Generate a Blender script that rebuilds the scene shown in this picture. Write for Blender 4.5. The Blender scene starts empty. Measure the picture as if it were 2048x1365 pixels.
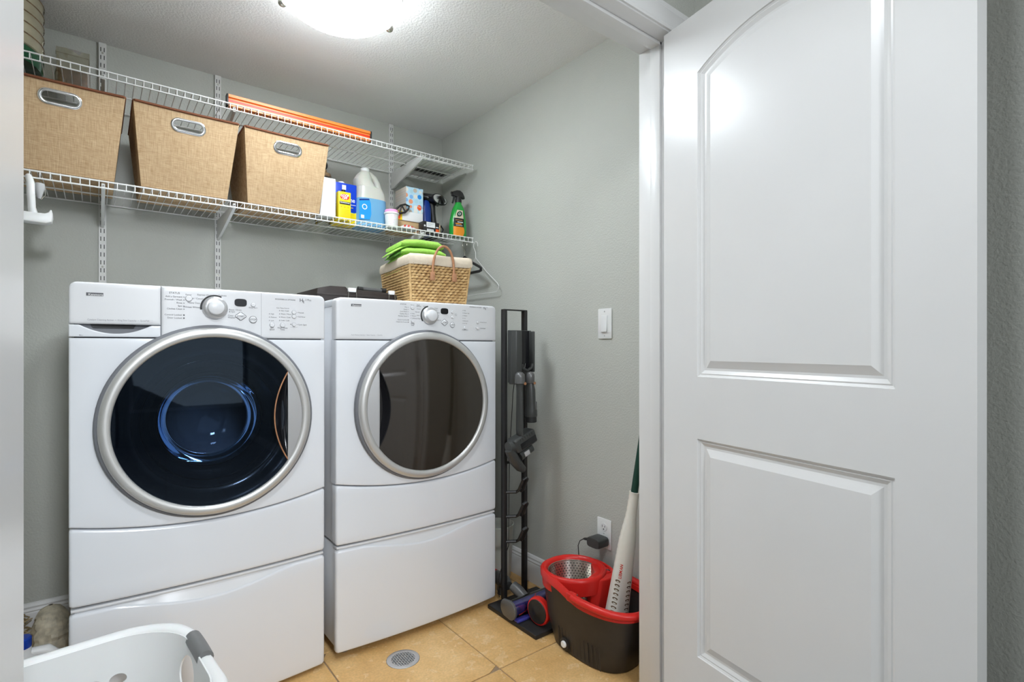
import bpy, bmesh, math, random
from mathutils import Vector, Matrix
random.seed(7)
PI = math.pi
scene = bpy.context.scene
COL = scene.collection

# ------------------------------------------------------------------ camera
H_CAM = 1.095
F_PX = 1054.0
cam_d = bpy.data.cameras.new('camera')
cam_d.sensor_fit = 'HORIZONTAL'
cam_d.sensor_width = 36.0
cam_d.lens = 36.0 * F_PX / 2048.0
cam_d.shift_y = 12.5 / 2048.0
cam_d.clip_start = 0.02
cam = bpy.data.objects.new('camera', cam_d)
COL.objects.link(cam)
cam.location = (0.0, 0.0, H_CAM)
cam.rotation_euler = (PI / 2, 0, -math.radians(38.186))
scene.camera = cam

# ------------------------------------------------------------------ world, lights, exposure
world = bpy.data.worlds.new('world'); scene.world = world
world.use_nodes = True
world.node_tree.nodes['Background'].inputs[0].default_value = (0.9, 0.95, 1.0, 1)
world.node_tree.nodes['Background'].inputs[1].default_value = 0.5
scene.view_settings.view_transform = 'Standard'
scene.view_settings.look = 'None'
scene.view_settings.exposure = 0.2
scene.view_settings.gamma = 1.0
scene.view_settings.use_curve_mapping = False
LAMP_STRENGTH = 39.0
WINDOW_FILL_POWER = 8.0
OVERHEAD_FILL_POWER = 15.0
FRONT_FILL_POWER = 9.0

def area_light(name, loc, target, sx, sy, power, col):
    l = bpy.data.lights.new(name, 'AREA')
    l.shape = 'RECTANGLE'; l.size = sx; l.size_y = sy; l.energy = power; l.color = col
    o = bpy.data.objects.new(name, l); COL.objects.link(o)
    o.location = loc
    o.rotation_euler = (Vector(target) - Vector(loc)).to_track_quat('-Z', 'Y').to_euler()
    return o
area_light('hall_window_fill', (0.55, -2.54, 1.30), (0.35, 1.6, 0.95), 1.7, 1.3, WINDOW_FILL_POWER, (0.86, 0.93, 1.0))  # added out-of-view fill at the hall window frame, for frontal light
area_light('hall_overhead_fill', (0.15, 0.32, 2.425), (0.15, 0.32, 0.0), 0.30, 0.30, OVERHEAD_FILL_POWER, (0.88, 0.94, 1.0))  # added out-of-view fill above the doorway, no fixture known there
area_light('hall_front_fill', (0.22, -1.9, 2.20), (0.22, 1.85, 0.85), 0.34, 0.34, FRONT_FILL_POWER, (0.90, 0.95, 1.0)).data.spread = math.radians(72)  # added aimed fill behind the camera to brighten the machine fronts, no real pendant

# ------------------------------------------------------------------ materials
MATS = {}
def base_mat(name):
    m = bpy.data.materials.new(name); m.use_nodes = True
    nt = m.node_tree
    return m, nt, nt.nodes['Principled BSDF'], nt.nodes, nt.links
def mat(name, col, rough=0.5, metal=0.0, coat=0.0, spec=0.5, alpha=1.0, trans=0.0, ior=1.45,
        noise=0.0, nscale=40.0, bump=0.0, bscale=200.0, bdist=0.001, emit=None, estr=0.0, sub=0.0):
    """plain procedural material: colour with slight noise variation, optional bump relief"""
    m, nt, b, N, L = base_mat(name)
    b.inputs['Base Color'].default_value = (*col, 1)
    b.inputs['Roughness'].default_value = rough
    b.inputs['Metallic'].default_value = metal
    b.inputs['Specular IOR Level'].default_value = spec
    b.inputs['IOR'].default_value = ior
    b.inputs['Coat Weight'].default_value = coat
    b.inputs['Coat Roughness'].default_value = 0.06
    b.inputs['Alpha'].default_value = alpha
    b.inputs['Transmission Weight'].default_value = trans
    if sub:
        b.inputs['Subsurface Weight'].default_value = sub
        b.inputs['Subsurface Scale'].default_value = 0.01
    if emit:
        b.inputs['Emission Color'].default_value = (*emit, 1)
        b.inputs['Emission Strength'].default_value = estr
    tc = N.new('ShaderNodeTexCoord')
    if noise > 0:
        n = N.new('ShaderNodeTexNoise'); n.inputs['Scale'].default_value = nscale; n.inputs['Detail'].default_value = 4
        L.new(tc.outputs['Object'], n.inputs['Vector'])
        mr = N.new('ShaderNodeMapRange')
        mr.inputs['From Min'].default_value = 0.3; mr.inputs['From Max'].default_value = 0.7
        mr.inputs['To Min'].default_value = 1 - noise; mr.inputs['To Max'].default_value = 1 + noise
        L.new(n.outputs['Fac'], mr.inputs['Value'])
        mx = N.new('ShaderNodeVectorMath'); mx.operation = 'SCALE'
        mx.inputs[0].default_value = col
        L.new(mr.outputs['Result'], mx.inputs['Scale'])
        L.new(mx.outputs['Vector'], b.inputs['Base Color'])
    if bump > 0:
        n2 = N.new('ShaderNodeTexNoise'); n2.inputs['Scale'].default_value = bscale; n2.inputs['Detail'].default_value = 3
        L.new(tc.outputs['Object'], n2.inputs['Vector'])
        bp = N.new('ShaderNodeBump'); bp.inputs['Strength'].default_value = bump; bp.inputs['Distance'].default_value = bdist
        L.new(n2.outputs['Fac'], bp.inputs['Height'])
        L.new(bp.outputs['Normal'], b.inputs['Normal'])
    MATS[name] = m
    return m

mat('paint_green', (0.528, 0.536, 0.492), 0.55, noise=0.02, nscale=3, bump=0.45, bscale=150, bdist=0.004)
mat('ceiling_white', (0.87, 0.855, 0.845), 0.7, bump=0.4, bscale=120, bdist=0.006)
mat('enamel', (0.755, 0.775, 0.81), 0.16, coat=0.4)
mat('enamel_console', (0.72, 0.725, 0.74), 0.30)
mat('enamel_side', (0.72, 0.73, 0.75), 0.28)
mat('door_paint', (0.74, 0.735, 0.725), 0.24, noise=0.012, nscale=5, bump=0.03, bscale=60)
mat('trim_paint', (0.76, 0.755, 0.745), 0.28, bump=0.04, bscale=50)
mat('seam_dark', (0.05, 0.05, 0.055), 0.7)
mat('recess_grey', (0.16, 0.165, 0.18), 0.5)  # drawer pull recess, and the dark ring drawn for the door's gap shadow
mat('silver', (0.60, 0.595, 0.58), 0.42, metal=0.65)
mat('silver_flat', (0.60, 0.60, 0.61), 0.35, metal=0.7)
mat('chrome', (0.75, 0.75, 0.76), 0.12, metal=1.0)
mat('steel', (0.55, 0.53, 0.48), 0.25, metal=1.0)
mat('black_plastic', (0.018, 0.017, 0.017), 0.42, noise=0.1, nscale=90)
mat('black_gloss', (0.012, 0.012, 0.014), 0.12)
mat('bucket_black', (0.030, 0.026, 0.024), 0.40, noise=0.1, nscale=30)
mat('grey_dark', (0.045, 0.047, 0.045), 0.38)
mat('cream_plastic', (0.80, 0.76, 0.68), 0.4, sub=0.05)
mat('grey_mid', (0.13, 0.13, 0.128), 0.30, metal=0.3)
mat('grey_light', (0.45, 0.45, 0.45), 0.4)
mat('print_grey', (0.10, 0.10, 0.11), 0.5)
mat('print_light', (0.36, 0.36, 0.38), 0.5)
mat('print_black', (0.012, 0.012, 0.012), 0.5)
mat('white_plastic', (0.80, 0.80, 0.79), 0.35, sub=0.05)
mat('white_wire', (0.80, 0.795, 0.775), 0.35)
mat('white_gloss', (0.80, 0.80, 0.80), 0.2)
mat('red_plastic', (0.62, 0.017, 0.012), 0.35, noise=0.04, nscale=20)
mat('red_print', (0.70, 0.04, 0.02), 0.4)
mat('brown_trim', (0.17, 0.055, 0.022), 0.8)
mat('liner', (0.70, 0.60, 0.47), 0.9, noise=0.05, nscale=60, bump=0.4, bscale=80, bdist=0.003)
mat('leather', (0.42, 0.20, 0.10), 0.55, noise=0.15, nscale=60)
mat('towel', (0.36, 0.68, 0.11), 0.95, noise=0.08, nscale=120, bump=0.6, bscale=500, bdist=0.002)
mat('towel_dark', (0.16, 0.42, 0.07), 0.95, noise=0.08, nscale=120, bump=0.6, bscale=500, bdist=0.002)
mat('case_black', (0.030, 0.022, 0.019), 0.5, noise=0.12, nscale=40)
mat('blue_can', (0.006, 0.05, 0.52), 0.3)
mat('blue_deep', (0.008, 0.035, 0.22), 0.3)
mat('blue_label', (0.02, 0.30, 0.78), 0.35)
mat('yellow', (0.88, 0.66, 0.01), 0.35)
mat('orange', (0.85, 0.30, 0.02), 0.4)
mat('orange_red', (0.85, 0.12, 0.02), 0.4)
mat('level_orange', (0.90, 0.24, 0.04), 0.35)
mat('pink', (0.86, 0.35, 0.60), 0.4)
mat('jug_plastic', (0.78, 0.77, 0.70), 0.3, trans=0.35, sub=0.2)
mat('jug_fluid', (0.16, 0.38, 0.60), 0.22)
mat('cardboard', (0.55, 0.38, 0.20), 0.8, noise=0.06)
mat('spray_green', (0.02, 0.34, 0.05), 0.2, coat=0.3)
mat('handle_green', (0.006, 0.045, 0.028), 0.4)
mat('purple', (0.05, 0.05, 0.30), 0.45, noise=0.3, nscale=60)
mat('bag_fill', (0.58, 0.52, 0.40), 0.4, noise=0.25, nscale=50)
mat('tray_plastic', (0.36, 0.32, 0.22), 0.15, coat=0.5, noise=0.15, nscale=14)
mat('grip_grey', (0.16, 0.16, 0.157), 0.4)
mat('base_green', (0.012, 0.075, 0.03), 0.25)
mat('tan_straw', (0.42, 0.32, 0.17), 0.9, noise=0.2)
mat('cap_blue', (0.01, 0.06, 0.45), 0.35)
mat('lamp_rim', (0.80, 0.80, 0.78), 0.3)
mat('grout', (0.30, 0.21, 0.13), 0.9, noise=0.15, nscale=50)
mat('wood_base', (0.40, 0.30, 0.18), 0.7)
mat('bracket_white', (0.74, 0.735, 0.715), 0.4)
mat('hall_floor', (0.42, 0.41, 0.40), 0.5, noise=0.05, nscale=6)
mat('hall_wood', (0.22, 0.12, 0.06), 0.45, noise=0.2, nscale=8)
def mat_glow():
    """lit frosted glass: brightest where the bowl faces down, dimmer towards its rim"""
    m, nt, b, N, L = base_mat('glow')
    g = N.new('ShaderNodeNewGeometry'); sp = N.new('ShaderNodeSeparateXYZ'); L.new(g.outputs['Normal'], sp.inputs[0])
    mr = N.new('ShaderNodeMapRange')
    mr.inputs['From Min'].default_value = -0.95; mr.inputs['From Max'].default_value = -0.15
    mr.inputs['To Min'].default_value = LAMP_STRENGTH; mr.inputs['To Max'].default_value = LAMP_STRENGTH * 0.22
    L.new(sp.outputs['Z'], mr.inputs['Value'])
    b.inputs['Emission Color'].default_value = (0.87, 0.945, 1.0, 1)
    L.new(mr.outputs[0], b.inputs['Emission Strength'])
    MATS['glow'] = m
mat_glow()
mat('food_brown', (0.16, 0.10, 0.05), 0.8, noise=0.4, nscale=60)

def mat_clear(name, tint, ref=0.10, rough=0.03, refl=(1, 1, 1)):
    """thin see-through sheet: transparent tint with a fresnel reflection"""
    m = bpy.data.materials.new(name); m.use_nodes = True
    N, L = m.node_tree.nodes, m.node_tree.links
    N.remove(N['Principled BSDF'])
    t = N.new('ShaderNodeBsdfTransparent'); t.inputs[0].default_value = (*tint, 1)
    g = N.new('ShaderNodeBsdfGlossy'); g.inputs['Roughness'].default_value = rough; g.inputs['Color'].default_value = (*refl, 1)
    fr = N.new('ShaderNodeFresnel'); fr.inputs[0].default_value = 1.42
    mr = N.new('ShaderNodeMath'); mr.operation = 'ADD'; mr.inputs[1].default_value = ref
    mr.use_clamp = True
    L.new(fr.outputs[0], mr.inputs[0])
    mx = N.new('ShaderNodeMixShader')
    L.new(mr.outputs[0], mx.inputs[0]); L.new(t.outputs[0], mx.inputs[1]); L.new(g.outputs[0], mx.inputs[2])
    L.new(mx.outputs[0], N['Material Output'].inputs[0])
    MATS[name] = m
mat_clear('washer_glass', (0.30, 0.36, 0.45), 0.0, 0.03, (0.62, 0.80, 1.0))
mat_clear('clear_plastic', (0.80, 0.78, 0.70), 0.10, 0.1)
mat_clear('smoke_plastic', (0.86, 0.80, 0.66), 0.16, 0.12, (1.0, 0.93, 0.8))
mat_clear('bowl_glass', (0.55, 0.60, 0.66), 0.02, 0.03, (0.75, 0.87, 1.0))
mat('dryer_glass', (0.020, 0.014, 0.009), 0.07, coat=0.6, spec=0.7)
mat('drum_steel', (0.30, 0.32, 0.35), 0.25, metal=1.0)
mat('bowl_dark', (0.020, 0.026, 0.036), 0.16, coat=0.5)

def mat_fabric():
    m, nt, b, N, L = base_mat('bin_fabric')
    tc = N.new('ShaderNodeTexCoord')
    heights = []
    for sc in ((40, 40, 620), (620, 60, 25)):
        mp = N.new('ShaderNodeMapping'); mp.inputs['Scale'].default_value = sc
        L.new(tc.outputs['Object'], mp.inputs['Vector'])
        n = N.new('ShaderNodeTexNoise'); n.inputs['Scale'].default_value = 1.0; n.inputs['Detail'].default_value = 2
        L.new(mp.outputs['Vector'], n.inputs['Vector'])
        heights.append(n)
    ad = N.new('ShaderNodeMath'); ad.operation = 'ADD'
    L.new(heights[0].outputs['Fac'], ad.inputs[0]); L.new(heights[1].outputs['Fac'], ad.inputs[1])
    cr = N.new('ShaderNodeValToRGB')
    cr.color_ramp.elements[0].position = 0.32; cr.color_ramp.elements[0].color = (0.38, 0.242, 0.125, 1)
    cr.color_ramp.elements[1].position = 0.68; cr.color_ramp.elements[1].color = (0.62, 0.45, 0.275, 1)
    hm = N.new('ShaderNodeMath'); hm.operation = 'MULTIPLY'; hm.inputs[1].default_value = 0.5
    L.new(ad.outputs[0], hm.inputs[0]); L.new(hm.outputs[0], cr.inputs[0])
    L.new(cr.outputs[0], b.inputs['Base Color'])
    b.inputs['Roughness'].default_value = 0.95; b.inputs['Specular IOR Level'].default_value = 0.15
    bp = N.new('ShaderNodeBump'); bp.inputs['Strength'].default_value = 0.35; bp.inputs['Distance'].default_value = 0.002
    L.new(ad.outputs[0], bp.inputs['Height']); L.new(bp.outputs[0], b.inputs['Normal'])
    MATS['bin_fabric'] = m
mat_fabric()

def mat_tile():
    m, nt, b, N, L = base_mat('travertine')
    tc = N.new('ShaderNodeTexCoord'); oi = N.new('ShaderNodeObjectInfo')
    off = N.new('ShaderNodeVectorMath'); off.operation = 'SCALE'
    off.inputs[0].default_value = (17.0, 31.0, 9.0); L.new(oi.outputs['Random'], off.inputs['Scale'])
    ad = N.new('ShaderNodeVectorMath'); ad.operation = 'ADD'
    L.new(tc.outputs['Object'], ad.inputs[0]); L.new(off.outputs[0], ad.inputs[1])
    n1 = N.new('ShaderNodeTexNoise'); n1.inputs['Scale'].default_value = 4.5; n1.inputs['Detail'].default_value = 6; n1.inputs['Roughness'].default_value = 0.6
    L.new(ad.outputs[0], n1.inputs['Vector'])
    cr = N.new('ShaderNodeValToRGB')
    e = cr.color_ramp.elements
    e[0].position = 0.25; e[0].color = (0.50, 0.27, 0.085, 1)
    e[1].position = 0.75; e[1].color = (0.78, 0.52, 0.24, 1)
    x = e.new(0.5); x.color = (0.67, 0.405, 0.155, 1)
    L.new(n1.outputs['Fac'], cr.inputs[0])
    # pits: small rounded lighter fills with a darker border
    n2 = N.new('ShaderNodeTexNoise'); n2.inputs['Scale'].default_value = 26; n2.inputs['Detail'].default_value = 4
    L.new(ad.outputs[0], n2.inputs['Vector'])
    r2 = N.new('ShaderNodeValToRGB')
    r2.color_ramp.elements[0].position = 0.615; r2.color_ramp.elements[0].color = (0, 0, 0, 1)
    r2.color_ramp.elements[1].position = 0.630; r2.color_ramp.elements[1].color = (0.6, 0.6, 0.6, 1)
    k = r2.color_ramp.elements.new(0.67); k.color = (0.25, 0.25, 0.25, 1)
    L.new(n2.outputs['Fac'], r2.inputs[0])
    mx = N.new('ShaderNodeMixRGB'); mx.inputs[2].default_value = (0.82, 0.62, 0.36, 1)
    L.new(r2.outputs[0], mx.inputs[0]); L.new(cr.outputs[0], mx.inputs[1])
    # fine speckle
    n3 = N.new('ShaderNodeTexNoise'); n3.inputs['Scale'].default_value = 140; n3.inputs['Detail'].default_value = 2
    L.new(ad.outputs[0], n3.inputs['Vector'])
    mr = N.new('ShaderNodeMapRange'); mr.inputs['From Min'].default_value = 0.3; mr.inputs['From Max'].default_value = 0.7
    mr.inputs['To Min'].default_value = 0.90; mr.inputs['To Max'].default_value = 1.08
    L.new(n3.outputs['Fac'], mr.inputs['Value'])
    sc = N.new('ShaderNodeVectorMath'); sc.operation = 'SCALE'
    L.new(mx.outputs[0], sc.inputs[0]); L.new(mr.outputs[0], sc.inputs['Scale'])
    L.new(sc.outputs[0], b.inputs['Base Color'])
    b.inputs['Roughness'].default_value = 0.42
    MATS['travertine'] = m
mat_tile()

def mat_weave():
    m, nt, b, N, L = base_mat('wicker')
    g = N.new('ShaderNodeTexCoord')
    n = N.new('ShaderNodeTexNoise'); n.inputs['Scale'].default_value = 45; n.inputs['Detail'].default_value = 4
    L.new(g.outputs['Object'], n.inputs['Vector'])
    cr = N.new('ShaderNodeValToRGB')
    cr.color_ramp.elements[0].position = 0.3; cr.color_ramp.elements[0].color = (0.46, 0.27, 0.10, 1)
    cr.color_ramp.elements[1].position = 0.7; cr.color_ramp.elements[1].color = (0.72, 0.49, 0.23, 1)
    L.new(n.outputs['Fac'], cr.inputs[0]); L.new(cr.outputs[0], b.inputs['Base Color'])
    b.inputs['Roughness'].default_value = 0.7
    MATS['wicker'] = m
mat_weave()

def mat_dots():
    """tissue carton print: coloured dots on pale blue"""
    m, nt, b, N, L = base_mat('dots_print')
    tc = N.new('ShaderNodeTexCoord')
    v = N.new('ShaderNodeTexVoronoi'); v.inputs['Scale'].default_value = 38; v.inputs['Randomness'].default_value = 0.35
    L.new(tc.outputs['Object'], v.inputs['Vector'])
    cr = N.new('ShaderNodeValToRGB'); cr.color_ramp.interpolation = 'CONSTANT'
    cols = [(0.02, 0.24, 0.66), (0.52, 0.44, 0.36), (0.75, 0.30, 0.16), (0.75, 0.72, 0.66), (0.20, 0.42, 0.75), (0.40, 0.62, 0.72)]
    e = cr.color_ramp.elements
    e[0].position = 0; e[0].color = (*cols[0], 1); e[1].position = 1 / 6; e[1].color = (*cols[1], 1)
    for i in range(2, 6):
        k = e.new(i / 6); k.color = (*cols[i], 1)
    sx = N.new('ShaderNodeSeparateColor'); L.new(v.outputs['Color'], sx.inputs[0]); L.new(sx.outputs[0], cr.inputs[0])
    lt = N.new('ShaderNodeMath'); lt.operation = 'LESS_THAN'; lt.inputs[1].default_value = 0.46
    L.new(v.outputs['Distance'], lt.inputs[0])
    mx = N.new('ShaderNodeMixRGB'); mx.inputs[1].default_value = (0.45, 0.66, 0.80, 1)
    L.new(lt.outputs[0], mx.inputs[0]); L.new(cr.outputs[0], mx.inputs[2])
    L.new(mx.outputs[0], b.inputs['Base Color']); b.inputs['Roughness'].default_value = 0.45
    MATS['dots_print'] = m
mat_dots()

def mat_check(name, c1, c2, scale):
    m, nt, b, N, L = base_mat(name)
    tc = N.new('ShaderNodeTexCoord')
    ch = N.new('ShaderNodeTexBrick'); ch.inputs['Scale'].default_value = scale
    ch.inputs['Color1'].default_value = (*c1, 1); ch.inputs['Color2'].default_value = (*c2, 1)
    ch.inputs['Mortar'].default_value = (*[k * 0.7 for k in c1], 1)
    mp = N.new('ShaderNodeMapping'); mp.inputs['Rotation'].default_value = (PI / 2, 0, PI / 2)
    L.new(tc.outputs['Object'], mp.inputs['Vector']); L.new(mp.outputs[0], ch.inputs['Vector'])
    L.new(ch.outputs['Color'], b.inputs['Base Color']); b.inputs['Roughness'].default_value = 0.5
    MATS[name] = m
mat_check('carton_side', (0.52, 0.42, 0.33), (0.46, 0.44, 0.42), 40)

# ------------------------------------------------------------------ mesh helpers
class MB:
    def __init__(s): s.v = []; s.f = []
    def add(s, vs, fs):
        o = len(s.v); s.v += [tuple(p) for p in vs]; s.f += [tuple(i + o for i in f) for f in fs]; return s
    def box(s, x0, x1, y0, y1, z0, z1):
        return s.add([(x0, y0, z0), (x1, y0, z0), (x1, y1, z0), (x0, y1, z0), (x0, y0, z1), (x1, y0, z1), (x1, y1, z1), (x0, y1, z1)],
                     [(0, 3, 2, 1), (4, 5, 6, 7), (0, 1, 5, 4), (1, 2, 6, 5), (2, 3, 7, 6), (3, 0, 4, 7)])
    def grid(s, fn, nu, nv, cu=False, cv=False):
        vs = [fn(i, j) for j in range(nv) for i in range(nu)]
        fs = []
        for j in range(nv if cv else nv - 1):
            for i in range(nu if cu else nu - 1):
                a, b = i, (i + 1) % nu; c, d = j, (j + 1) % nv
                fs.append((c * nu + a, c * nu + b, d * nu + b, d * nu + a))
        return s.add(vs, fs)
    def loops(s, loops, cap0=False, cap1=False, closed=True):
        n = len(loops[0]); vs = [p for l in loops for p in l]; fs = []
        for j in range(len(loops) - 1):
            for i in range(n if closed else n - 1):
                k = (i + 1) % n
                fs.append((j * n + i, j * n + k, (j + 1) * n + k, (j + 1) * n + i))
        if cap0: fs.append(tuple(reversed(range(n))))
        if cap1: fs.append(tuple((len(loops) - 1) * n + i for i in range(n)))
        return s.add(vs, fs)
    def tube(s, path, r, n=8, closed=False, caps=True):
        P = [Vector(p) for p in path]; m = len(P)
        rs = r if isinstance(r, (list, tuple)) else [r] * m
        loops = []; up = None
        for i in range(m):
            if closed: t = (P[(i + 1) % m] - P[i - 1])
            else: t = P[min(i + 1, m - 1)] - P[max(i - 1, 0)]
            t = t.normalized()
            if up is None:
                up = Vector((0, 0, 1)) if abs(t.z) < 0.9 else Vector((1, 0, 0))
            up = (up - t * up.dot(t))
            if up.length < 1e-5: up = t.orthogonal()
            up.normalize(); w = t.cross(up)
            loops.append([P[i] + (up * math.cos(2 * PI * k / n) + w * math.sin(2 * PI * k / n)) * rs[i] for k in range(n)])
        if closed: loops.append(loops[0])
        return s.loops(loops, caps and not closed, caps and not closed)
    def cyl(s, p0, p1, r, n=16, r2=None, caps=True):
        return s.tube([p0, p1], [r, r if r2 is None else r2], n, caps=caps)
    def lathe(s, prof, c=(0, 0, 0), axis='z', n=32, sx=1.0, sy=1.0, cap0=False, cap1=False):
        loops = []
        for (r, h) in prof:
            l = []
            for k in range(n):
                a = 2 * PI * k / n; p, q = r * math.cos(a) * sx, r * math.sin(a) * sy
                if axis == 'z': l.append((c[0] + p, c[1] + q, c[2] + h))
                elif axis == 'y': l.append((c[0] + p, c[1] + h, c[2] + q))
                else: l.append((c[0] + h, c[1] + p, c[2] + q))
            loops.append(l)
        return s.loops(loops, cap0, cap1)
    def ell(s, c, rx, ry, rz, nu=10, nv=6):
        prof = [(math.sin(PI * j / nv), -math.cos(PI * j / nv)) for j in range(nv + 1)]
        loops = [[(c[0] + rx * max(r, 1e-4) * math.cos(2 * PI * k / nu), c[1] + ry * max(r, 1e-4) * math.sin(2 * PI * k / nu), c[2] + rz * h) for k in range(nu)] for r, h in prof]
        return s.loops(loops)
    def prism(s, poly, axis, d0, d1):
        """2D polygon extruded along an axis: 'y' takes (x,z), 'x' takes (y,z), 'z' takes (x,y)"""
        def P(p, d):
            return (p[0], d, p[1]) if axis == 'y' else ((d, p[0], p[1]) if axis == 'x' else (p[0], p[1], d))
        return s.loops([[P(p, d0) for p in poly], [P(p, d1) for p in poly]], True, True)
    def xform(s, M):
        s.v = [tuple(M @ Vector(p)) for p in s.v]; return s
    def build(s, name, material, parent=None, origin=None, bevel=0.0, seg=2, ang=35, smooth=True, kind=None, label=None):
        """origin: world point that becomes the local origin (taken from the parent's root if it has one)"""
        if origin is None and parent is not None and not parent.get('_local'):
            origin = ROOT.get(parent.name, (0, 0, 0))
        o3 = origin or (0, 0, 0)
        me = bpy.data.meshes.new(name)
        me.from_pydata([(p[0] - o3[0], p[1] - o3[1], p[2] - o3[2]) for p in s.v], [], s.f)
        bm = bmesh.new(); bm.from_mesh(me)
        bmesh.ops.remove_doubles(bm, verts=bm.verts, dist=1e-6)
        bmesh.ops.recalc_face_normals(bm, faces=bm.faces)
        if bevel > 0:
            es = [e for e in bm.edges if len(e.link_faces) == 2 and e.calc_face_angle(0) > math.radians(30)]
            bmesh.ops.bevel(bm, geom=es, offset=bevel, segments=seg, profile=0.5, affect='EDGES', clamp_overlap=True)
        bm.to_mesh(me); bm.free()
        if smooth:
            me.shade_smooth(); me.set_sharp_from_angle(angle=math.radians(ang))
        me.materials.append(MATS[material])
        o = bpy.data.objects.new(name, me); COL.objects.link(o)
        if parent is not None:
            o.parent = parent
            ROOT[o.name] = o3
        else:
            o.location = o3
            ROOT[o.name] = o3
        if kind: o['kind'] = kind
        if label: o['label'] = label
        return o
ROOT = {}
def thing(name, label, cat, loc=(0, 0, 0), group=None, kind=None, rotz=0.0):
    o = bpy.data.objects.new(name, None); COL.objects.link(o)
    o.empty_display_size = 0.05
    o.location = loc; o.rotation_euler = (0, 0, rotz)
    if label: o['label'] = label
    if cat: o['category'] = cat
    if group: o['group'] = group
    if kind: o['kind'] = kind
    ROOT[o.name] = loc
    return o
def tag(o, label, cat, group=None):
    o['label'] = label; o['category'] = cat
    if group: o['group'] = group
    return o
def share(src, name, parent, loc):
    o = src.copy(); o.name = name; COL.objects.link(o); o.parent = parent; o.location = loc; return o

def text_geo(s, size, align='LEFT', bold=0.0):
    cu = bpy.data.curves.new('t', 'FONT'); cu.body = s; cu.size = size; cu.align_x = align; cu.align_y = 'CENTER'
    cu.resolution_u = 3; cu.offset = bold
    o = bpy.data.objects.new('t', cu); COL.objects.link(o)
    bpy.context.view_layer.update()
    me = bpy.data.meshes.new_from_object(o.evaluated_get(bpy.context.evaluated_depsgraph_get()))
    vs = [(v.co.x, v.co.y) for v in me.vertices]; fs = [tuple(p.vertices) for p in me.polygons]
    bpy.data.objects.remove(o); bpy.data.curves.remove(cu); bpy.data.meshes.remove(me)
    return vs, fs
def text_on(mb, s, size, P, align='LEFT', bold=0.0, sx=1.0):
    """P maps a flat (x,y) offset to a 3D point"""
    vs, fs = text_geo(s, size, align, bold)
    mb.add([P(x * sx, y) for x, y in vs], fs); return mb
# ------------------------------------------------------------------ the room
XR, YB, ZC = 1.60, 2.703, 2.325          # right wall, back wall, laundry ceiling
XL = -0.55                               # left wall of the laundry
YF0, YF1 = 0.945, 1.060                  # front wall (hall face, laundry face)
OX0, OX1, OZ = -0.130, 1.378, 2.045      # rough opening of the double doors
HXL, HXR, HYB, HZC = -1.40, 1.47, -2.60, 2.44   # the hall

def struct(mb, name, material, **k):
    o = mb.build(name, material, None, **k); o['kind'] = 'structure'; return o

struct(MB().box(XL - 0.1, XR + 0.1, YB, YB + 0.1, 0, ZC + 0.1), 'wall_back', 'paint_green')
struct(MB().box(XR, XR + 0.1, YF0, YB, 0, ZC + 0.1), 'wall_right', 'paint_green')
struct(MB().box(XL - 0.1, XL, YF1, YB, 0, ZC + 0.1), 'wall_left', 'paint_green')
struct(MB().box(XL, XR, YF1, YB, ZC, ZC + 0.1), 'ceiling', 'ceiling_white')
wf = MB()
wf.box(HXL, OX0, YF0, YF1, 0, HZC); wf.box(OX1, XR, YF0, YF1, 0, HZC); wf.box(OX0, OX1, YF0, YF1, OZ, HZC)
struct(wf, 'wall_front', 'paint_green')
struct(MB().box(HXR, HXR + 0.1, HYB, YF0, 0, HZC), 'wall_hall_right', 'paint_green')
struct(MB().box(HXL - 0.1, HXL, HYB, YF0, 0, HZC), 'wall_hall_left', 'paint_green')
struct(MB().box(HXL - 0.1, HXR + 0.1, HYB - 0.1, HYB, 0, HZC), 'wall_hall_back', 'paint_green')
struct(MB().box(HXL - 0.1, HXR + 0.1, HYB - 0.1, YF0, HZC, HZC + 0.1), 'ceiling_hall', 'ceiling_white')

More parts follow.
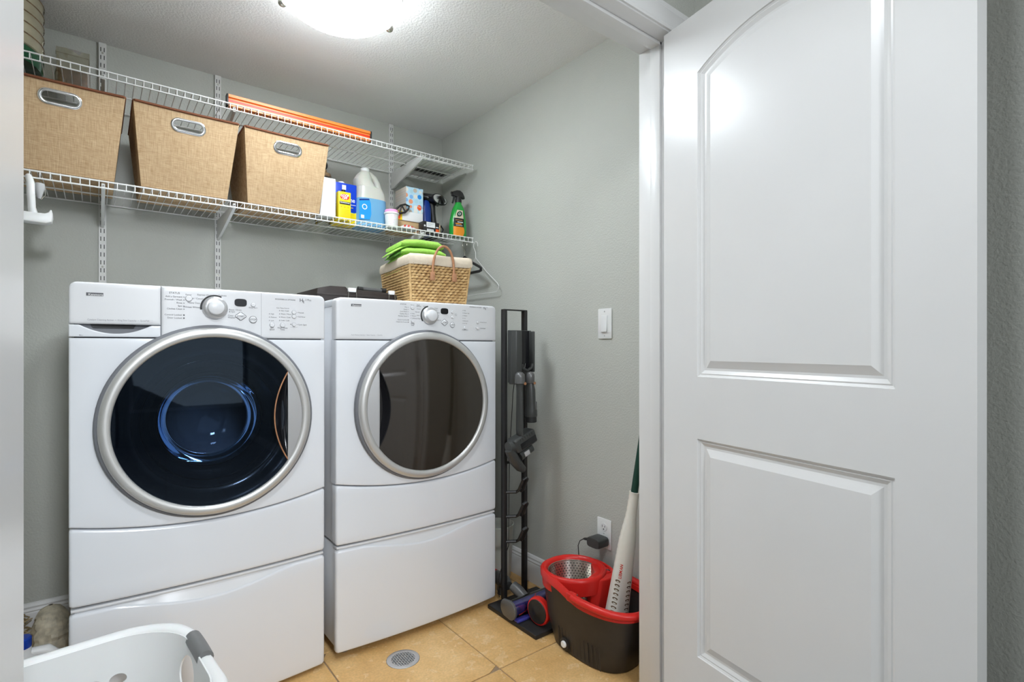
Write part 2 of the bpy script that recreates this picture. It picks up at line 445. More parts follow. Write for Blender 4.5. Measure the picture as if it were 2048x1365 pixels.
# floor: grout bed with travertine tiles laid on an 18 inch grid
floor = struct(MB().box(HXL - 0.1, XR + 0.1, HYB - 0.1, YB + 0.1, -0.05, -0.003), 'floor', 'grout')
T, G = 0.457, 0.0045
gx0, gy0 = 1.077, 1.436
def clip_tile(x0, x1, y0, y1):
    return max(x0, HXL), min(x1, XR), max(y0, HYB), min(y1, YB)
drain_c = (0.843, 1.690)
cache = {}
for i in range(-7, 3):
    for j in range(-9, 4):
        x0, x1, y0, y1 = clip_tile(gx0 + i * T, gx0 + (i + 1) * T, gy0 + j * T, gy0 + (j + 1) * T)
        if x1 - x0 < 0.02 or y1 - y0 < 0.02: continue
        if x0 > HXR and y1 < YF0: continue
        cx, cy = (x0 + x1) / 2, (y0 + y1) / 2
        w, d = (x1 - x0) / 2 - G / 2, (y1 - y0) / 2 - G / 2
        if x0 < drain_c[0] < x1 and y0 < drain_c[1] < y1:
            # this tile is cut round the floor drain
            n = 48; inner = []; outer = []
            px, py = drain_c[0] - cx, drain_c[1] - cy
            for k in range(n):
                a = 2 * PI * k / n + PI / 4
                ca, sa = math.cos(a), math.sin(a)
                t = min(((w if ca > 0 else -w) - px) / ca if abs(ca) > 1e-6 else 9, ((d if sa > 0 else -d) - py) / sa if abs(sa) > 1e-6 else 9)
                inner.append((px + 0.058 * ca, py + 0.058 * sa)); outer.append((px + t * ca, py + t * sa))
            mb = MB().loops([[(p[0], p[1], -0.01) for p in inner], [(p[0], p[1], 0) for p in inner], [(p[0], p[1], 0) for p in outer], [(p[0], p[1], -0.01) for p in outer]])
            o = mb.build('tile', 'travertine', None, smooth=False)
        else:
            tm = 'hall_floor' if y1 < 1.0 else 'travertine'
            key = (round(w, 4), round(d, 4), tm)
            if key not in cache:
                o = MB().box(-w, w, -d, d, -0.01, 0).build('tile', tm, None, bevel=0.0012, seg=1)
                cache[key] = o.data
            else:
                o = bpy.data.objects.new('tile', cache[key]); COL.objects.link(o)
        o.parent = floor; o.location = (cx, cy, 0)

# floor drain
dr = thing('floor_drain', 'round grey metal floor drain with square grid set into the tan tile', 'floor drain', (drain_c[0], drain_c[1], 0))
mb = MB().lathe([(0.057, -0.003), (0.057, 0.001), (0.055, 0.002), (0.041, 0.0015), (0.040, -0.004)], n=40, c=(*drain_c, 0))
mb.build('flange', 'silver_flat', dr)
mb = MB()
for k in range(-3, 4):
    off = k * 0.0112
    L = math.sqrt(max(0.041 ** 2 - off ** 2, 0))
    c45 = math.sqrt(0.5)
    for sgn in (1, -1):
        dx, dy = c45, c45 * sgn; nx, ny = -dy, dx
        p = [(drain_c[0] + nx * off + dx * a * L + nx * b * 0.0022, drain_c[1] + ny * off + dy * a * L + ny * b * 0.0022) for a, b in ((-1, -1), (1, -1), (1, 1), (-1, 1))]
        mb.prism(p, 'z', -0.003, 0.0012)
mb.build('grid', 'silver_flat', dr)
MB().lathe([(0.0001, -0.0025), (0.056, -0.0025)], n=24, c=(*drain_c, 0)).build('sump', 'print_black', dr)

# baseboards
def baseboard(name, p0, p1, nrm, material='trim_paint'):
    prof = [(0, 0), (0.014, 0), (0.014, 0.085), (0.011, 0.092), (0.013, 0.097), (0.009, 0.105), (0.010, 0.112), (0.005, 0.122), (0.0, 0.125)]
    loops = [[(p[0] + nrm[0] * a, p[1] + nrm[1] * a, b) for a, b in prof] for p in (p0, p1)]
    struct(MB().loops(loops, True, True), name, material, ang=25)
baseboard('baseboard_right', (XR, YF1, 0), (XR, YB, 0), (-1, 0))
baseboard('baseboard_back', (XL, YB, 0), (XR, YB, 0), (0, -1))
baseboard('baseboard_left', (XL, YF1, 0), (XL, YB, 0), (1, 0))
baseboard('baseboard_hall', (HXR, HYB, 0), (HXR, YF0, 0), (-1, 0))

# door lining: jambs, head, stops and casings
jx0, jx1, jz = OX0 + 0.019, OX1 - 0.019, 2.030
struct(MB().box(jx1, OX1, YF0 - 0.004, YF1 + 0.012, 0, OZ), 'trim_1', 'trim_paint', bevel=0.0015)
struct(MB().box(OX0, jx0, YF0 - 0.004, YF1 + 0.012, 0, OZ), 'trim_2', 'trim_paint', bevel=0.0015)
struct(MB().box(OX0, OX1, YF0 - 0.004, YF1 + 0.012, jz, OZ), 'trim_3', 'trim_paint', bevel=0.0015)
struct(MB().box(jx1 - 0.011, jx1, YF0 + 0.040, YF0 + 0.076, 0, jz), 'trim_4', 'trim_paint', bevel=0.002)
struct(MB().box(jx0, jx0 + 0.011, YF0 + 0.040, YF0 + 0.076, 0, jz), 'trim_5', 'trim_paint', bevel=0.002)
struct(MB().box(jx0, jx1, YF0 + 0.040, YF0 + 0.076, jz - 0.011, jz), 'trim_6', 'trim_paint', bevel=0.002)
cas = [(0, 0), (0, 0.010), (0.006, 0.012), (0.010, 0.010), (0.022, 0.012), (0.040, 0.016), (0.046, 0.019), (0.052, 0.017), (0.062, 0.019), (0.062, 0)]
def casing(name, side, y, sgn):
    """side: 'r','l' upright or 't' head casing; profile runs away from the opening"""
    if side == 'r': loops = [[(OX1 - 0.012 + a, y + sgn * b, z + (a if z > 1 else 0)) for a, b in cas] for z in (0, jz + 0.005)]
    elif side == 'l': loops = [[(OX0 + 0.012 - a, y + sgn * b, z + (a if z > 1 else 0)) for a, b in cas] for z in (0, jz + 0.005)]
    else: loops = [[(x + (a if x > 0.5 else -a), y + sgn * b, jz + 0.005 + a) for a, b in cas] for x in (OX0 + 0.012, OX1 - 0.012)]
    struct(MB().loops(loops, True, True), name, 'trim_paint', ang=20)
n = 7
for side in 'rlt':
    casing('trim_%d' % n, side, YF0, -1); n += 1
    if side != 'r': casing('trim_%d' % n, side, YF1, 1); n += 1

# ------------------------------------------------------------------ moulded double doors
DW, DT, DZ0, DZ1 = 0.7487, 0.035, 0.012, 2.022
PX0, PX1 = 0.128, 0.621
def arch(inset, n=24):
    x0, x1 = PX0 + inset, PX1 - inset; zb = 1.014 + inset
    R = 0.502 - inset; cz = 1.919 - 0.502; cx = (PX0 + PX1) / 2
    pts = [(x0, zb), (x1, zb)]
    for k in range(n + 1):
        x = x1 + (x0 - x1) * k / n
        pts.append((x, cz + math.sqrt(max(R * R - (x - cx) ** 2, 0))))
    return pts
def rect(inset, n=24):
    x0, x1 = PX0 + inset, PX1 - inset; zb, zt = 0.24 + inset, 0.842 - inset
    return [(x0, zb), (x1, zb)] + [(x1 + (x0 - x1) * k / n, zt) for k in range(n + 1)]
PROF = [(0.0, 0.0), (0.001, 0.003), (0.006, 0.0055), (0.009, 0.0045), (0.015, 0.008), (0.018, 0.0095), (0.024, 0.0095), (0.040, 0.003), (0.044, 0.0012)]
def door_leaf(name, loc, rotz, mirror):
    """local frame: x along the leaf from the hinge edge, -y out of the room-side face"""
    root = thing(name, None, None, loc, kind='structure', rotz=rotz)
    m = -1 if mirror else 1
    def fix(mb):
        if mirror: mb.v = [(p[0], -p[1], p[2]) for p in mb.v]
        return mb
    slab = MB()
    # flat face built round the two panels
    def q(x0, x1, z0, z1): slab.add([(x0, 0, z0), (x1, 0, z0), (x1, 0, z1), (x0, 0, z1)], [(0, 1, 2, 3)])
    zs = [DZ0, 0.24, 0.842, 1.014, arch(0)[2][1], DZ1]
    for a, b in zip(zs[:-1], zs[1:]):
        q(0, PX0, a, b); q(PX1, DW, a, b)
    A = arch(0)[2:]; Rr = rect(0)[2:]
    for i in range(len(A) - 1):
        (xa, za), (xb, zb) = A[i], A[i + 1]
        slab.add([(xb, 0, zb), (xa, 0, za), (xa, 0, DZ1), (xb, 0, DZ1)], [(0, 1, 2, 3)])
        slab.add([(xb, 0, 0.842), (xa, 0, 0.842), (xa, 0, 1.014), (xb, 0, 1.014)], [(0, 1, 2, 3)])
    slab.add([(PX0, 0, DZ0), (PX1, 0, DZ0), (PX1, 0, 0.24), (PX0, 0, 0.24)], [(0, 1, 2, 3)])
    # edges and back
    slab.add([(0, 0, DZ0), (DW, 0, DZ0), (DW, DT, DZ0), (0, DT, DZ0), (0, 0, DZ1), (DW, 0, DZ1), (DW, DT, DZ1), (0, DT, DZ1)],
             [(0, 1, 2, 3), (4, 5, 6, 7), (1, 2, 6, 5), (0, 3, 7, 4), (2, 3, 7, 6)])
    fix(slab).build('slab', 'door_paint', root, origin=(0, 0, 0), ang=20)
    for fn, nm in ((arch, 'upper_panel'), (rect, 'lower_panel')):
        loops = [[(x, dep, z) for x, z in fn(ins)] for ins, dep in PROF]
        mb = MB().loops(loops, False, True)
        fix(mb).build(nm, 'door_paint', root, origin=(0, 0, 0), ang=12)
    for hz in (0.18, 0.345, 1.085, 1.83):
        if hz == 0.18: continue
        hb = MB()
        hb.cyl((-0.006, DT * 0.9, hz - 0.044), (-0.006, DT * 0.9, hz + 0.044), 0.006, 10)
        hb.box(-0.0025, -0.0005, 0.002, DT * 0.9, hz - 0.044, hz + 0.044)
        fix(hb).build('hinge', 'silver_flat', root, origin=(0, 0, 0))
    return root
ang_d = math.atan2(-0.983, -0.185)            # direction of the right-hand leaf from its hinge
door_leaf('door_1', (1.325, 0.953, 0), ang_d, False)
door_leaf('door_2', (-0.077, 0.950, 0), math.atan2(-math.cos(math.radians(7)), -math.sin(math.radians(7))), True)

# unseen hall window frame, added; an area light stands in for its daylight
wn = thing('window_1', None, None, (0.55, HYB, 1.30), kind='structure')
for (x0, x1, z0, z1) in ((-0.36, 1.46, 1.96, 2.02), (-0.36, 1.46, 0.58, 0.64), (-0.36, -0.30, 0.64, 1.96), (1.40, 1.46, 0.64, 1.96)):
    MB().box(x0, x1, HYB, HYB + 0.03, z0, z1).build('window_frame', 'trim_paint', wn, bevel=0.003)
dh = thing('door_3', None, None, (-0.87, HYB, 0), kind='structure')
MB().box(-1.25, -0.50, HYB, HYB + 0.02, 0, 2.03).build('slab', 'hall_wood', dh, bevel=0.003)

# ------------------------------------------------------------------ wall plates
def switch_plate():
    t = thing('light_switch', 'white rocker light switch plate on the green right wall', 'light switch', (XR, 1.428, 1.1895))
    y0, y1, z0, z1 = 1.392, 1.464, 1.129, 1.250
    MB().box(XR - 0.006, XR, y0, y1, z0, z1).build('plate', 'white_plastic', t, bevel=0.004, seg=2)
    MB().box(XR - 0.0075, XR - 0.005, 1.411, 1.445, 1.156, 1.223).build('rocker_frame', 'white_plastic', t, bevel=0.0008)
    MB().prism([(XR - 0.008, 1.221), (XR - 0.0125, 1.158), (XR - 0.0125, 1.156), (XR - 0.004, 1.156), (XR - 0.004, 1.221)], 'y', 1.4135, 1.4425).build('rocker', 'white_gloss', t, bevel=0.0008)
    for z in (1.141, 1.238):
        MB().cyl((XR - 0.0068, 1.428, z), (XR - 0.005, 1.428, z), 0.003, 10).build('screw', 'grey_light', t)
switch_plate()
def outlet_plate():
    t = thing('wall_outlet', 'white duplex outlet plate low on the green right wall', 'outlet', (XR, 1.431, 0.349))
    y0, y1, z0, z1 = 1.395, 1.468, 0.290, 0.408
    MB().box(XR - 0.006, XR, y0, y1, z0, z1).build('plate', 'white_plastic', t, bevel=0.004, seg=2)
    for zc in (0.375, 0.323):
        mb = MB().lathe([(0.0001, -0.0085), (0.0155, -0.0085), (0.0165, -0.0075), (0.0165, -0.004)], c=(XR, 1.431, zc), axis='x', n=24)
        r = mb.build('receptacle', 'white_gloss', t)
        mb = MB()
        mb.box(XR - 0.0092, XR - 0.008, 1.4365, 1.4385, zc - 0.001, zc + 0.008)
        mb.box(XR - 0.0092, XR - 0.008, 1.4235, 1.4255, zc - 0.001, zc + 0.007)
        mb.cyl((XR - 0.0092, 1.431, zc - 0.008), (XR - 0.008, 1.431, zc - 0.008), 0.0028, 8)
        mb.build('slots', 'print_black', r)
    MB().cyl((XR - 0.0068, 1.431, 0.349), (XR - 0.005, 1.431, 0.349), 0.0028, 10).build('screw', 'grey_light', t)
outlet_plate()

# ------------------------------------------------------------------ ceiling lamp
LC = (0.648, 1.760)
def ceiling_lamp():
    t = thing('ceiling_lamp', 'round frosted glass dome light glowing on the ceiling', 'ceiling light', (LC[0], LC[1], ZC))
    z = ZC
    MB().lathe([(0.0001, 0), (0.15, 0), (0.155, -0.012), (0.14, -0.03), (0.0001, -0.03)], c=(*LC, z), n=48).build('base_pan', 'lamp_rim', t)
    prof = [(0.203, -0.038)]
    for k in range(0, 13):
        a = PI / 2 * k / 12
        prof.append((0.194 * math.cos(a) ** 0.8 if k < 12 else 0.0005, -0.044 - 0.074 * math.sin(a)))
    MB().lathe(prof, c=(*LC, z), n=64).build('glass_dome', 'glow', t, ang=60)
    MB().lathe([(0.2035, -0.034), (0.207, -0.037), (0.205, -0.044), (0.195, -0.046)], c=(*LC, z), n=64).build('dome_rim', 'white_gloss', t, ang=60)
    for a in (math.radians(135), math.radians(16), math.radians(-105)):
        p = (LC[0] + 0.211 * math.cos(a), LC[1] + 0.211 * math.sin(a))
        MB().ell((p[0], p[1], z - 0.046), 0.015, 0.015, 0.014, 12, 8).build('clip', 'steel', t)
ceiling_lamp()
# ------------------------------------------------------------------ washer and dryer
BOW = 0.018
class Face:
    """gently bowed appliance front; x from -w to w about the centre, y=0 at the corners"""
    def __init__(s, xc, w, y): s.xc, s.w, s.y = xc, w, y
    def yf(s, x):
        t = (x - s.xc) / s.w
        return s.y - BOW * (1 - min(t * t, 1))
    def panel(s, x0, x1, zb, zt, r=0.008, R=0.012, depth=0.05, nx=28, nz=10, mb=None, proud=0.0, corners=('bl', 'br', 'tl', 'tr')):
        """solid panel with rolled edges; zb, zt may be functions of x"""
        zb = zb if callable(zb) else (lambda x, v=zb: v)
        zt = zt if callable(zt) else (lambda x, v=zt: v)
        fr = [0, 0.12, 0.35, 0.65, 1.0]
        def ax(L, n):
            e = [r * k for k in fr]
            e2 = []
            m = [r + (L - 2 * r) * k / n for k in range(1, n)]
            return e + m + [L - v for v in reversed(e)]
        L = x1 - x0
        US = ax(L, nx)
        mb = mb or MB()
        cols = []
        TS = None
        rows = ax(1.0, nz)
        VN = len(ax(0.2, nz))
        def pt(u, vi):
            x = x0 + u
            b, t = zb(x), zt(x)
            V = ax(t - b, nz)[vi]
            dx, dz = min(u, L - u), min(V, (t - b) - V)
            drop = 0
            for d in (dx, dz):
                if d < r: drop += r - math.sqrt(max(r * r - (r - d) ** 2, 0))
            drop = min(drop, r)
            xx, zz = x, b + V
            cn = ('b' if V < (t - b) / 2 else 't') + ('l' if u < L / 2 else 'r')
            if R > 0 and dx < R and dz < R and cn in corners:
                vx, vz = R - dx, R - dz
                mm, ll = max(vx, vz), math.hypot(vx, vz)
                k = mm / ll
                vx, vz = vx * k, vz * k
                xx = (x0 + R - vx) if u < L / 2 else (x1 - R + vx)
                zz = (b + R - vz) if V < (t - b) / 2 else (t - R + vz)
            return xx, s.yf(xx) - proud + drop, zz
        nu = len(US)
        G = [[pt(u, vi) for u in US] for vi in range(VN)]
        o = len(mb.v)
        mb.grid(lambda i, j: G[j][i], nu, VN)
        ring = [(i, 0) for i in range(nu)] + [(nu - 1, j) for j in range(1, VN)] + [(i, VN - 1) for i in range(nu - 2, -1, -1)] + [(0, j) for j in range(VN - 2, 0, -1)]
        l0 = [G[j][i] for i, j in ring]
        l1 = [(p[0], s.y + depth, p[2]) for p in l0]
        mb.loops([l0, l1], False, True)
        return mb
    def holed(s, x0, x1, zb, zt, hc, hr, r=0.008, depth=0.05, n=144):
        """panel with a round hole, rolled outer edge; zb is a function of x"""
        cx, cz = hc
        def outer(a, d):
            ca, sa = math.cos(a), math.sin(a)
            lo, hi = 0.0, 1.5
            for _ in range(40):
                m = (lo + hi) / 2; x, z = cx + ca * m, cz + sa * m
                ok = x0 + d <= x <= x1 - d and zb(min(max(x, x0), x1)) + d <= z <= zt - d
                if ok: lo = m
                else: hi = m
            return cx + ca * lo, cz + sa * lo
        angs = [2 * PI * k / n for k in range(n)]
        # include the corners
        for X, Z in ((x0, zt), (x1, zt), (x0, zb(x0)), (x1, zb(x1))): angs.append(math.atan2(Z - cz, X - cx) % (2 * PI))
        angs = sorted(angs)
        loops = []
        loops.append([(cx + hr * math.cos(a), s.y + depth, cz + hr * math.sin(a)) for a in angs])
        hl = [(cx + hr * math.cos(a), cz + hr * math.sin(a)) for a in angs]
        loops.append([(x, s.yf(x), z) for x, z in hl])
        ol = [outer(a, r) for a in angs]
        for k in (0.33, 0.66, 1.0):
            loops.append([(hx + (ox - hx) * k, s.yf(hx + (ox - hx) * k), hz + (oz - hz) * k) for (hx, hz), (ox, oz) in zip(hl, ol)])
        for fr in (0.6, 0.3, 0.1, 0.0):
            d = r * fr; dr = r - math.sqrt(max(r * r - (r - d) ** 2, 0))
            loops.append([(x, s.yf(x) + dr, z) for x, z in (outer(a, d) for a in angs)])
        loops.append([(p[0], s.y + depth, p[2]) for p in loops[-1]])
        return MB().loops(loops)

def disc_on(F, mb, x, z, rx, rz, e=0.0008, n=20):
    mb.add([(x + rx * math.cos(2 * PI * k / n), F.yf(x) - e, z + rz * math.sin(2 * PI * k / n)) for k in range(n)], [tuple(range(n))])
def ring_on(F, mb, x, z, ro, ri, e=0.0008, n=28, sx=1.0):
    mb.loops([[(x + r * sx * math.cos(2 * PI * k / n), F.yf(x) - e, z + r * math.sin(2 * PI * k / n)) for k in range(n)] for r in (ro, ri)])
def rect_on(F, mb, x0, x1, z0, z1, e=0.0008):
    n = 6
    for k in range(n):
        a, b = x0 + (x1 - x0) * k / n, x0 + (x1 - x0) * (k + 1) / n
        mb.add([(a, F.yf(a) - e, z0), (b, F.yf(b) - e, z0), (b, F.yf(b) - e, z1), (a, F.yf(a) - e, z1)], [(0, 1, 2, 3)])
def txt(F, mb, s, size, x, z, align='LEFT', e=0.0009, bold=0.0, sx=1.0):
    text_on(mb, s, size, lambda a, b: (x + a, F.yf(x + a) - e, z + b), align, bold, sx)
def button(F, x, z, r, h=0.004, n=24):
    y = F.yf(x)
    return MB().lathe([(0.0001, -h), (r * 0.85, -h), (r, -h * 0.6), (r, 0.002)], c=(x, y, z), axis='y', n=n)

def machine(name, label, xc, w, y, kind):
    """front-loader on its own; kind 'washer' or 'dryer'"""
    F = Face(xc, w, y)
    x0, x1 = xc - w, xc + w
    ztop, zcon, zbase = 1.270, 1.1215, 0.399
    seam = lambda x: 0.617 - 0.036 * (1 - ((x - xc) / w) ** 2)
    t = thing(name, label, 'washing machine' if kind == 'washer' else 'clothes dryer', (xc, y + 0.35, zbase))
    yb = 2.60
    cab = MB().box(x0 + 0.004, x1 - 0.004, y + 0.03, yb, zbase + 0.006, ztop - 0.03)
    if kind == 'washer':
        # hollow round the drum: front wall is left out, the dark core fills the seams
        cab = MB()
        cab.box(x0 + 0.004, x0 + 0.012, y + 0.03, yb, zbase + 0.006, ztop - 0.03)
        cab.box(x1 - 0.012, x1 - 0.004, y + 0.03, yb, zbase + 0.006, ztop - 0.03)
        cab.box(x0 + 0.012, x1 - 0.012, yb - 0.01, yb, zbase + 0.006, ztop - 0.03)
        cab.box(x0 + 0.012, x1 - 0.012, y + 0.03, yb - 0.01, zbase + 0.006, zbase + 0.02)
    cab.build('cabinet', 'enamel_side', t, bevel=0.002)
    MB().box(x0 + 0.002, x1 - 0.002, y + 0.02, yb, ztop - 0.032, ztop - 0.004).build('top_panel', 'enamel', t, bevel=0.008, seg=3)
    MB().box(x0 + 0.010, x1 - 0.010, y + 0.012, y + 0.029, zcon - 0.025, ztop - 0.01).build('inner_frame', 'seam_dark', t)
    MB().box(x0 + 0.010, x1 - 0.010, y + 0.012, y + 0.029, zbase + 0.002, 0.60).build('inner_frame', 'seam_dark', t)
    # ---- front panels
    hc = (xc, 0.876)
    F.holed(x0, x1, seam, zcon - 0.0015, hc, 0.2443, r=0.006).build('front_panel', 'enamel', t, ang=40)
    F.panel(x0, x1, zbase + 0.003, lambda x: seam(x) - 0.004, r=0.008, R=0.010, depth=0.04).build('lower_panel', 'enamel', t, ang=40)
    # ---- console
    if kind == 'washer':
        xd = xc - 0.133
        con = F.panel(xd + 0.0006, x1, zcon + 0.0015, ztop, r=0.006, R=0.018, depth=0.04, nx=40, nz=16, corners=('tr',)).build('console', 'enamel_console', t, ang=40)
        zdl = 1.1568
        dd = F.panel(x0, xd - 0.0006, zdl + 0.0008, ztop, r=0.006, R=0.018, depth=0.04, nx=30, nz=14, corners=('tl',)).build('detergent_drawer', 'enamel_console', t, ang=40)
        # strip below the drawer with a scooped hand-hold
        sx0, sx1 = xc - 0.314, xc - 0.157
        def strip_top(x):
            if sx0 < x < sx1:
                k = (x - (sx0 + sx1) / 2) / ((sx1 - sx0) / 2)
                return zdl - 0.0012 - 0.0235 * (1 - k * k)
            return zdl - 0.0012
        F.panel(x0, xd - 0.001, zcon + 0.0015, strip_top, r=0.003, R=0.0, depth=0.04, nx=44, nz=5).build('drawer_strip', 'enamel', t, ang=40)
        pk = MB()
        ym = F.yf(xc - 0.235)
        pk.add([(sx0, ym + 0.006, zdl - 0.03), (sx1, ym + 0.006, zdl - 0.03), (sx1 - 0.0, ym + 0.022, zdl + 0.002), (sx0, ym + 0.022, zdl + 0.002)], [(0, 1, 2, 3)])
        pk.build('pull_recess', 'recess_grey', dd, smooth=False)
        bx0, bx1 = xc - 0.291, xc - 0.190
        MB().add([(bx0 + 0.006, ym + 0.0132, zdl - 0.0095), (bx1 - 0.006, ym + 0.0132, zdl - 0.0095), (bx1, ym + 0.0170, zdl + 0.001), (bx0, ym + 0.0170, zdl + 0.001)], [(0, 1, 2, 3)]).build('slot', 'print_black', dd, smooth=False)
    else:
        con = F.panel(x0, x1, zcon + 0.0015, ztop, r=0.006, R=0.018, depth=0.04, nx=56, nz=16, corners=('tl', 'tr')).build('console', 'enamel_console', t, ang=40)
    # ---- round door
    yd = y - BOW
    MB().lathe([(0.2855, 0.004), (0.2855, -0.004), (0.282, -0.008), (0.268, -0.008)], c=(xc, yd, 0.876), axis='y', n=96).build('door_gap_shade', 'recess_grey', t, ang=50)  # dark ring standing in for the seam shadow round the door
    sgn = 1 if kind == 'washer' else -1
    R = 0.248
    ring = MB().lathe([(0.276, -0.006), (0.277, -0.014), (0.2750, -0.022), (0.270, -0.0265), (0.262, -0.0285), (0.2535, -0.0275), (R + 0.0005, -0.024), (R + 0.0005, -0.010)], c=(xc, yd, 0.876), axis='y', n=128)
    ring = ring.build('door_ring', 'silver', t, ang=60)
    xch = 0.2045                      # chord that bounds the finger plate
    zl = math.sqrt(R * R - xch * xch)
    xlens = 0.163
    def lens(z):                      # inner edge of the finger recess
        s = (z / zl)
        return xch - (xch - xlens) * (1 - s * s)
    zs = sorted(set([-R * math.cos(PI * k / 40) for k in range(41)] + [zl * k / 10 for k in range(-10, 11)]))
    zs = [z for z in zs if abs(z) < R - 1e-4]
    dome = lambda x, z: -0.0215 - 0.010 * (1 - (x * x + z * z) / (R * R))
    def gp(i, j, x_a, x_b, yfun, n):
        z = ZS[j]; a, b = x_a(z), x_b(z); x = a + (b - a) * i / (n - 1)
        return (xc + sgn * x, yd + yfun(x, z), 0.876 + z)
    ZS = zs
    circ = lambda z: math.sqrt(max(R * R - z * z, 0))
    g = MB().grid(lambda i, j: gp(i, j, lambda z: -circ(z), lambda z: lens(z) if abs(z) < zl else circ(z), dome, 25), 25, len(ZS))
    g.build('door_glass', 'washer_glass' if kind == 'washer' else 'dryer_glass', ring, ang=80)
    ZS = [zl * k / 12 * 0.9999 for k in range(-12, 13)]
    MB().grid(lambda i, j: gp(i, j, lambda z: xch, circ, lambda x, z: dome(x, z) - 0.001, 6), 6, len(ZS)).build('finger_plate', 'silver_flat', ring, ang=80)
    rec = MB().grid(lambda i, j: gp(i, j, lens, lambda z: xch, lambda x, z: dome(x, z) + 0.034 * max(0, math.sin(PI * min(1, (x - lens(z)) / max(xch - lens(z), 1e-5)) * 0.62)) * (1 - (z / zl) ** 2), 12), 12, len(ZS))
    rec.build('finger_recess', 'black_gloss', ring, ang=80)
    lip = MB().tube([(xc + sgn * lens(z), yd + dome(lens(z), z) - 0.0005, 0.876 + z) for z in ZS], 0.0022, 6)
    lip.build('recess_edge', 'leather' if kind == 'washer' else 'black_gloss', ring, ang=80)
    MB().tube([(xc + sgn * xch, yd + dome(xch, z) - 0.0015, 0.876 + z) for z in ZS], 0.0013, 6).build('plate_edge', 'silver_flat', ring)
    if kind == 'washer':
        # inner door: moulded dark bowl with a clear deep centre, then the steel drum
        mb = MB().lathe([(0.2475, -0.010), (0.243, -0.008), (0.226, -0.002), (0.222, 0.004), (0.205, 0.008), (0.200, 0.004), (0.186, 0.010), (0.181, 0.018), (0.176, 0.013), (0.168, 0.020), (0.150, 0.034), (0.140, 0.060)], c=(xc, yd, 0.876), axis='y', n=96)
        mb.build('inner_door', 'bowl_dark', t, ang=50)
        MB().lathe([(0.141, 0.052), (0.136, 0.10), (0.125, 0.14), (0.10, 0.165), (0.05, 0.178), (0.0005, 0.18)], c=(xc, yd, 0.872), axis='y', n=72).build('glass_bowl', 'bowl_glass', t, ang=60)
        MB().lathe([(0.141, 0.05), (0.145, 0.06), (0.24, 0.065), (0.243, 0.05)], c=(xc, yd, 0.876), axis='y', n=72).build('door_boot', 'black_plastic', t)
        dm = MB().lathe([(0.245, 0.066), (0.245, 0.44), (0.20, 0.455), (0.0005, 0.46)], c=(xc, yd, 0.876), axis='y', n=72).build('drum', 'drum_steel', t, ang=40)
        for a in (0.5, 0.5 + 2 * PI / 3, 0.5 + 4 * PI / 3):
            v = MB().box(-0.03, 0.03, 0.10, 0.42, 0.19, 0.243)
            v.xform(Matrix.Translation((xc, yd, 0.876)) @ Matrix.Rotation(a, 4, 'Y')).build('drum_vane', 'drum_steel', dm, bevel=0.02, seg=3)
        hl = MB()
        for row in range(7):
            for k in range(40):
                a = 2 * PI * (k + 0.5 * (row % 2)) / 40
                c = Vector((xc + 0.2446 * math.cos(a), yd + 0.11 + row * 0.04, 0.876 + 0.2446 * math.sin(a)))
                n_ = Vector((-math.cos(a), 0, -math.sin(a))); tq = Vector((0, 1, 0)); w_ = n_.cross(tq)
                hl.add([c + n_ * 0.0004 + (tq * math.cos(2 * PI * q / 6) + w_ * math.sin(2 * PI * q / 6)) * 0.004 for q in range(6)], [tuple(range(6))])
        hl.build('drum_holes', 'print_black', dm, kind='stuff', smooth=False)
    else:
        MB().lathe([(0.249, -0.008), (0.0005, 0.02)], c=(xc, yd, 0.876), axis='y', n=64).build('inner_door', 'black_plastic', t)
    # ---- controls
    kx, kz = (xc + 0.0015, 1.213) if kind == 'washer' else (xc + 0.0125, 1.2165)
    ky = F.yf(kx)
    if kind == 'washer': kr, kr2 = 0.0345, 0.0205
    else: kr, kr2 = 0.0345, 0.0205
    col = MB().lathe([(kr, 0.001), (kr, -0.004), (kr * 0.93, -0.010), (kr * 0.80, -0.013), (kr2, -0.014)], c=(kx, ky, kz), axis='y', n=48).build('dial_collar', 'silver_flat', con)
    MB().lathe([(kr2 + 0.002, -0.010), (kr2 + 0.002, -0.020), (kr2, -0.026), (kr2 * 0.85, -0.028), (0.0003, -0.028)], c=(kx, ky, kz), axis='y', n=40).build('dial_knob', 'enamel_console', con)
    arc = MB()
    a0, a1 = (math.radians(62), math.radians(190)) if kind == 'washer' else (math.radians(100), math.radians(215))
    nn = 24
    arc.loops([[(kx + r * math.cos(a0 + (a1 - a0) * k / nn), ky - 0.0007 + 0, kz + r * math.sin(a0 + (a1 - a0) * k / nn)) for k in range(nn + 1)] for r in (kr + 0.0045, kr - 0.001)], closed=False)
    arc.build('dial_scale', 'print_black', con, smooth=False)
    disp = (xc + 0.0715, 1.2325) if kind == 'washer' else (xc + 0.0795, 1.237)
    mb = MB(); pts = []
    for k in range(32):
        a = 2 * PI * k / 32
        ca, sa = math.cos(a), math.sin(a)
        pts.append((disp[0] + 0.0172 * math.copysign(abs(ca) ** 0.6, ca), disp[1] + 0.0118 * math.copysign(abs(sa) ** 0.6, sa)))
    dy = F.yf(disp[0])
    mb.prism(pts, 'y', dy - 0.0012, dy + 0.002)
    mb.build('display', 'black_gloss', con)
    L = MB(); Lb = MB(); Lg = MB()
    ft = 0.0065
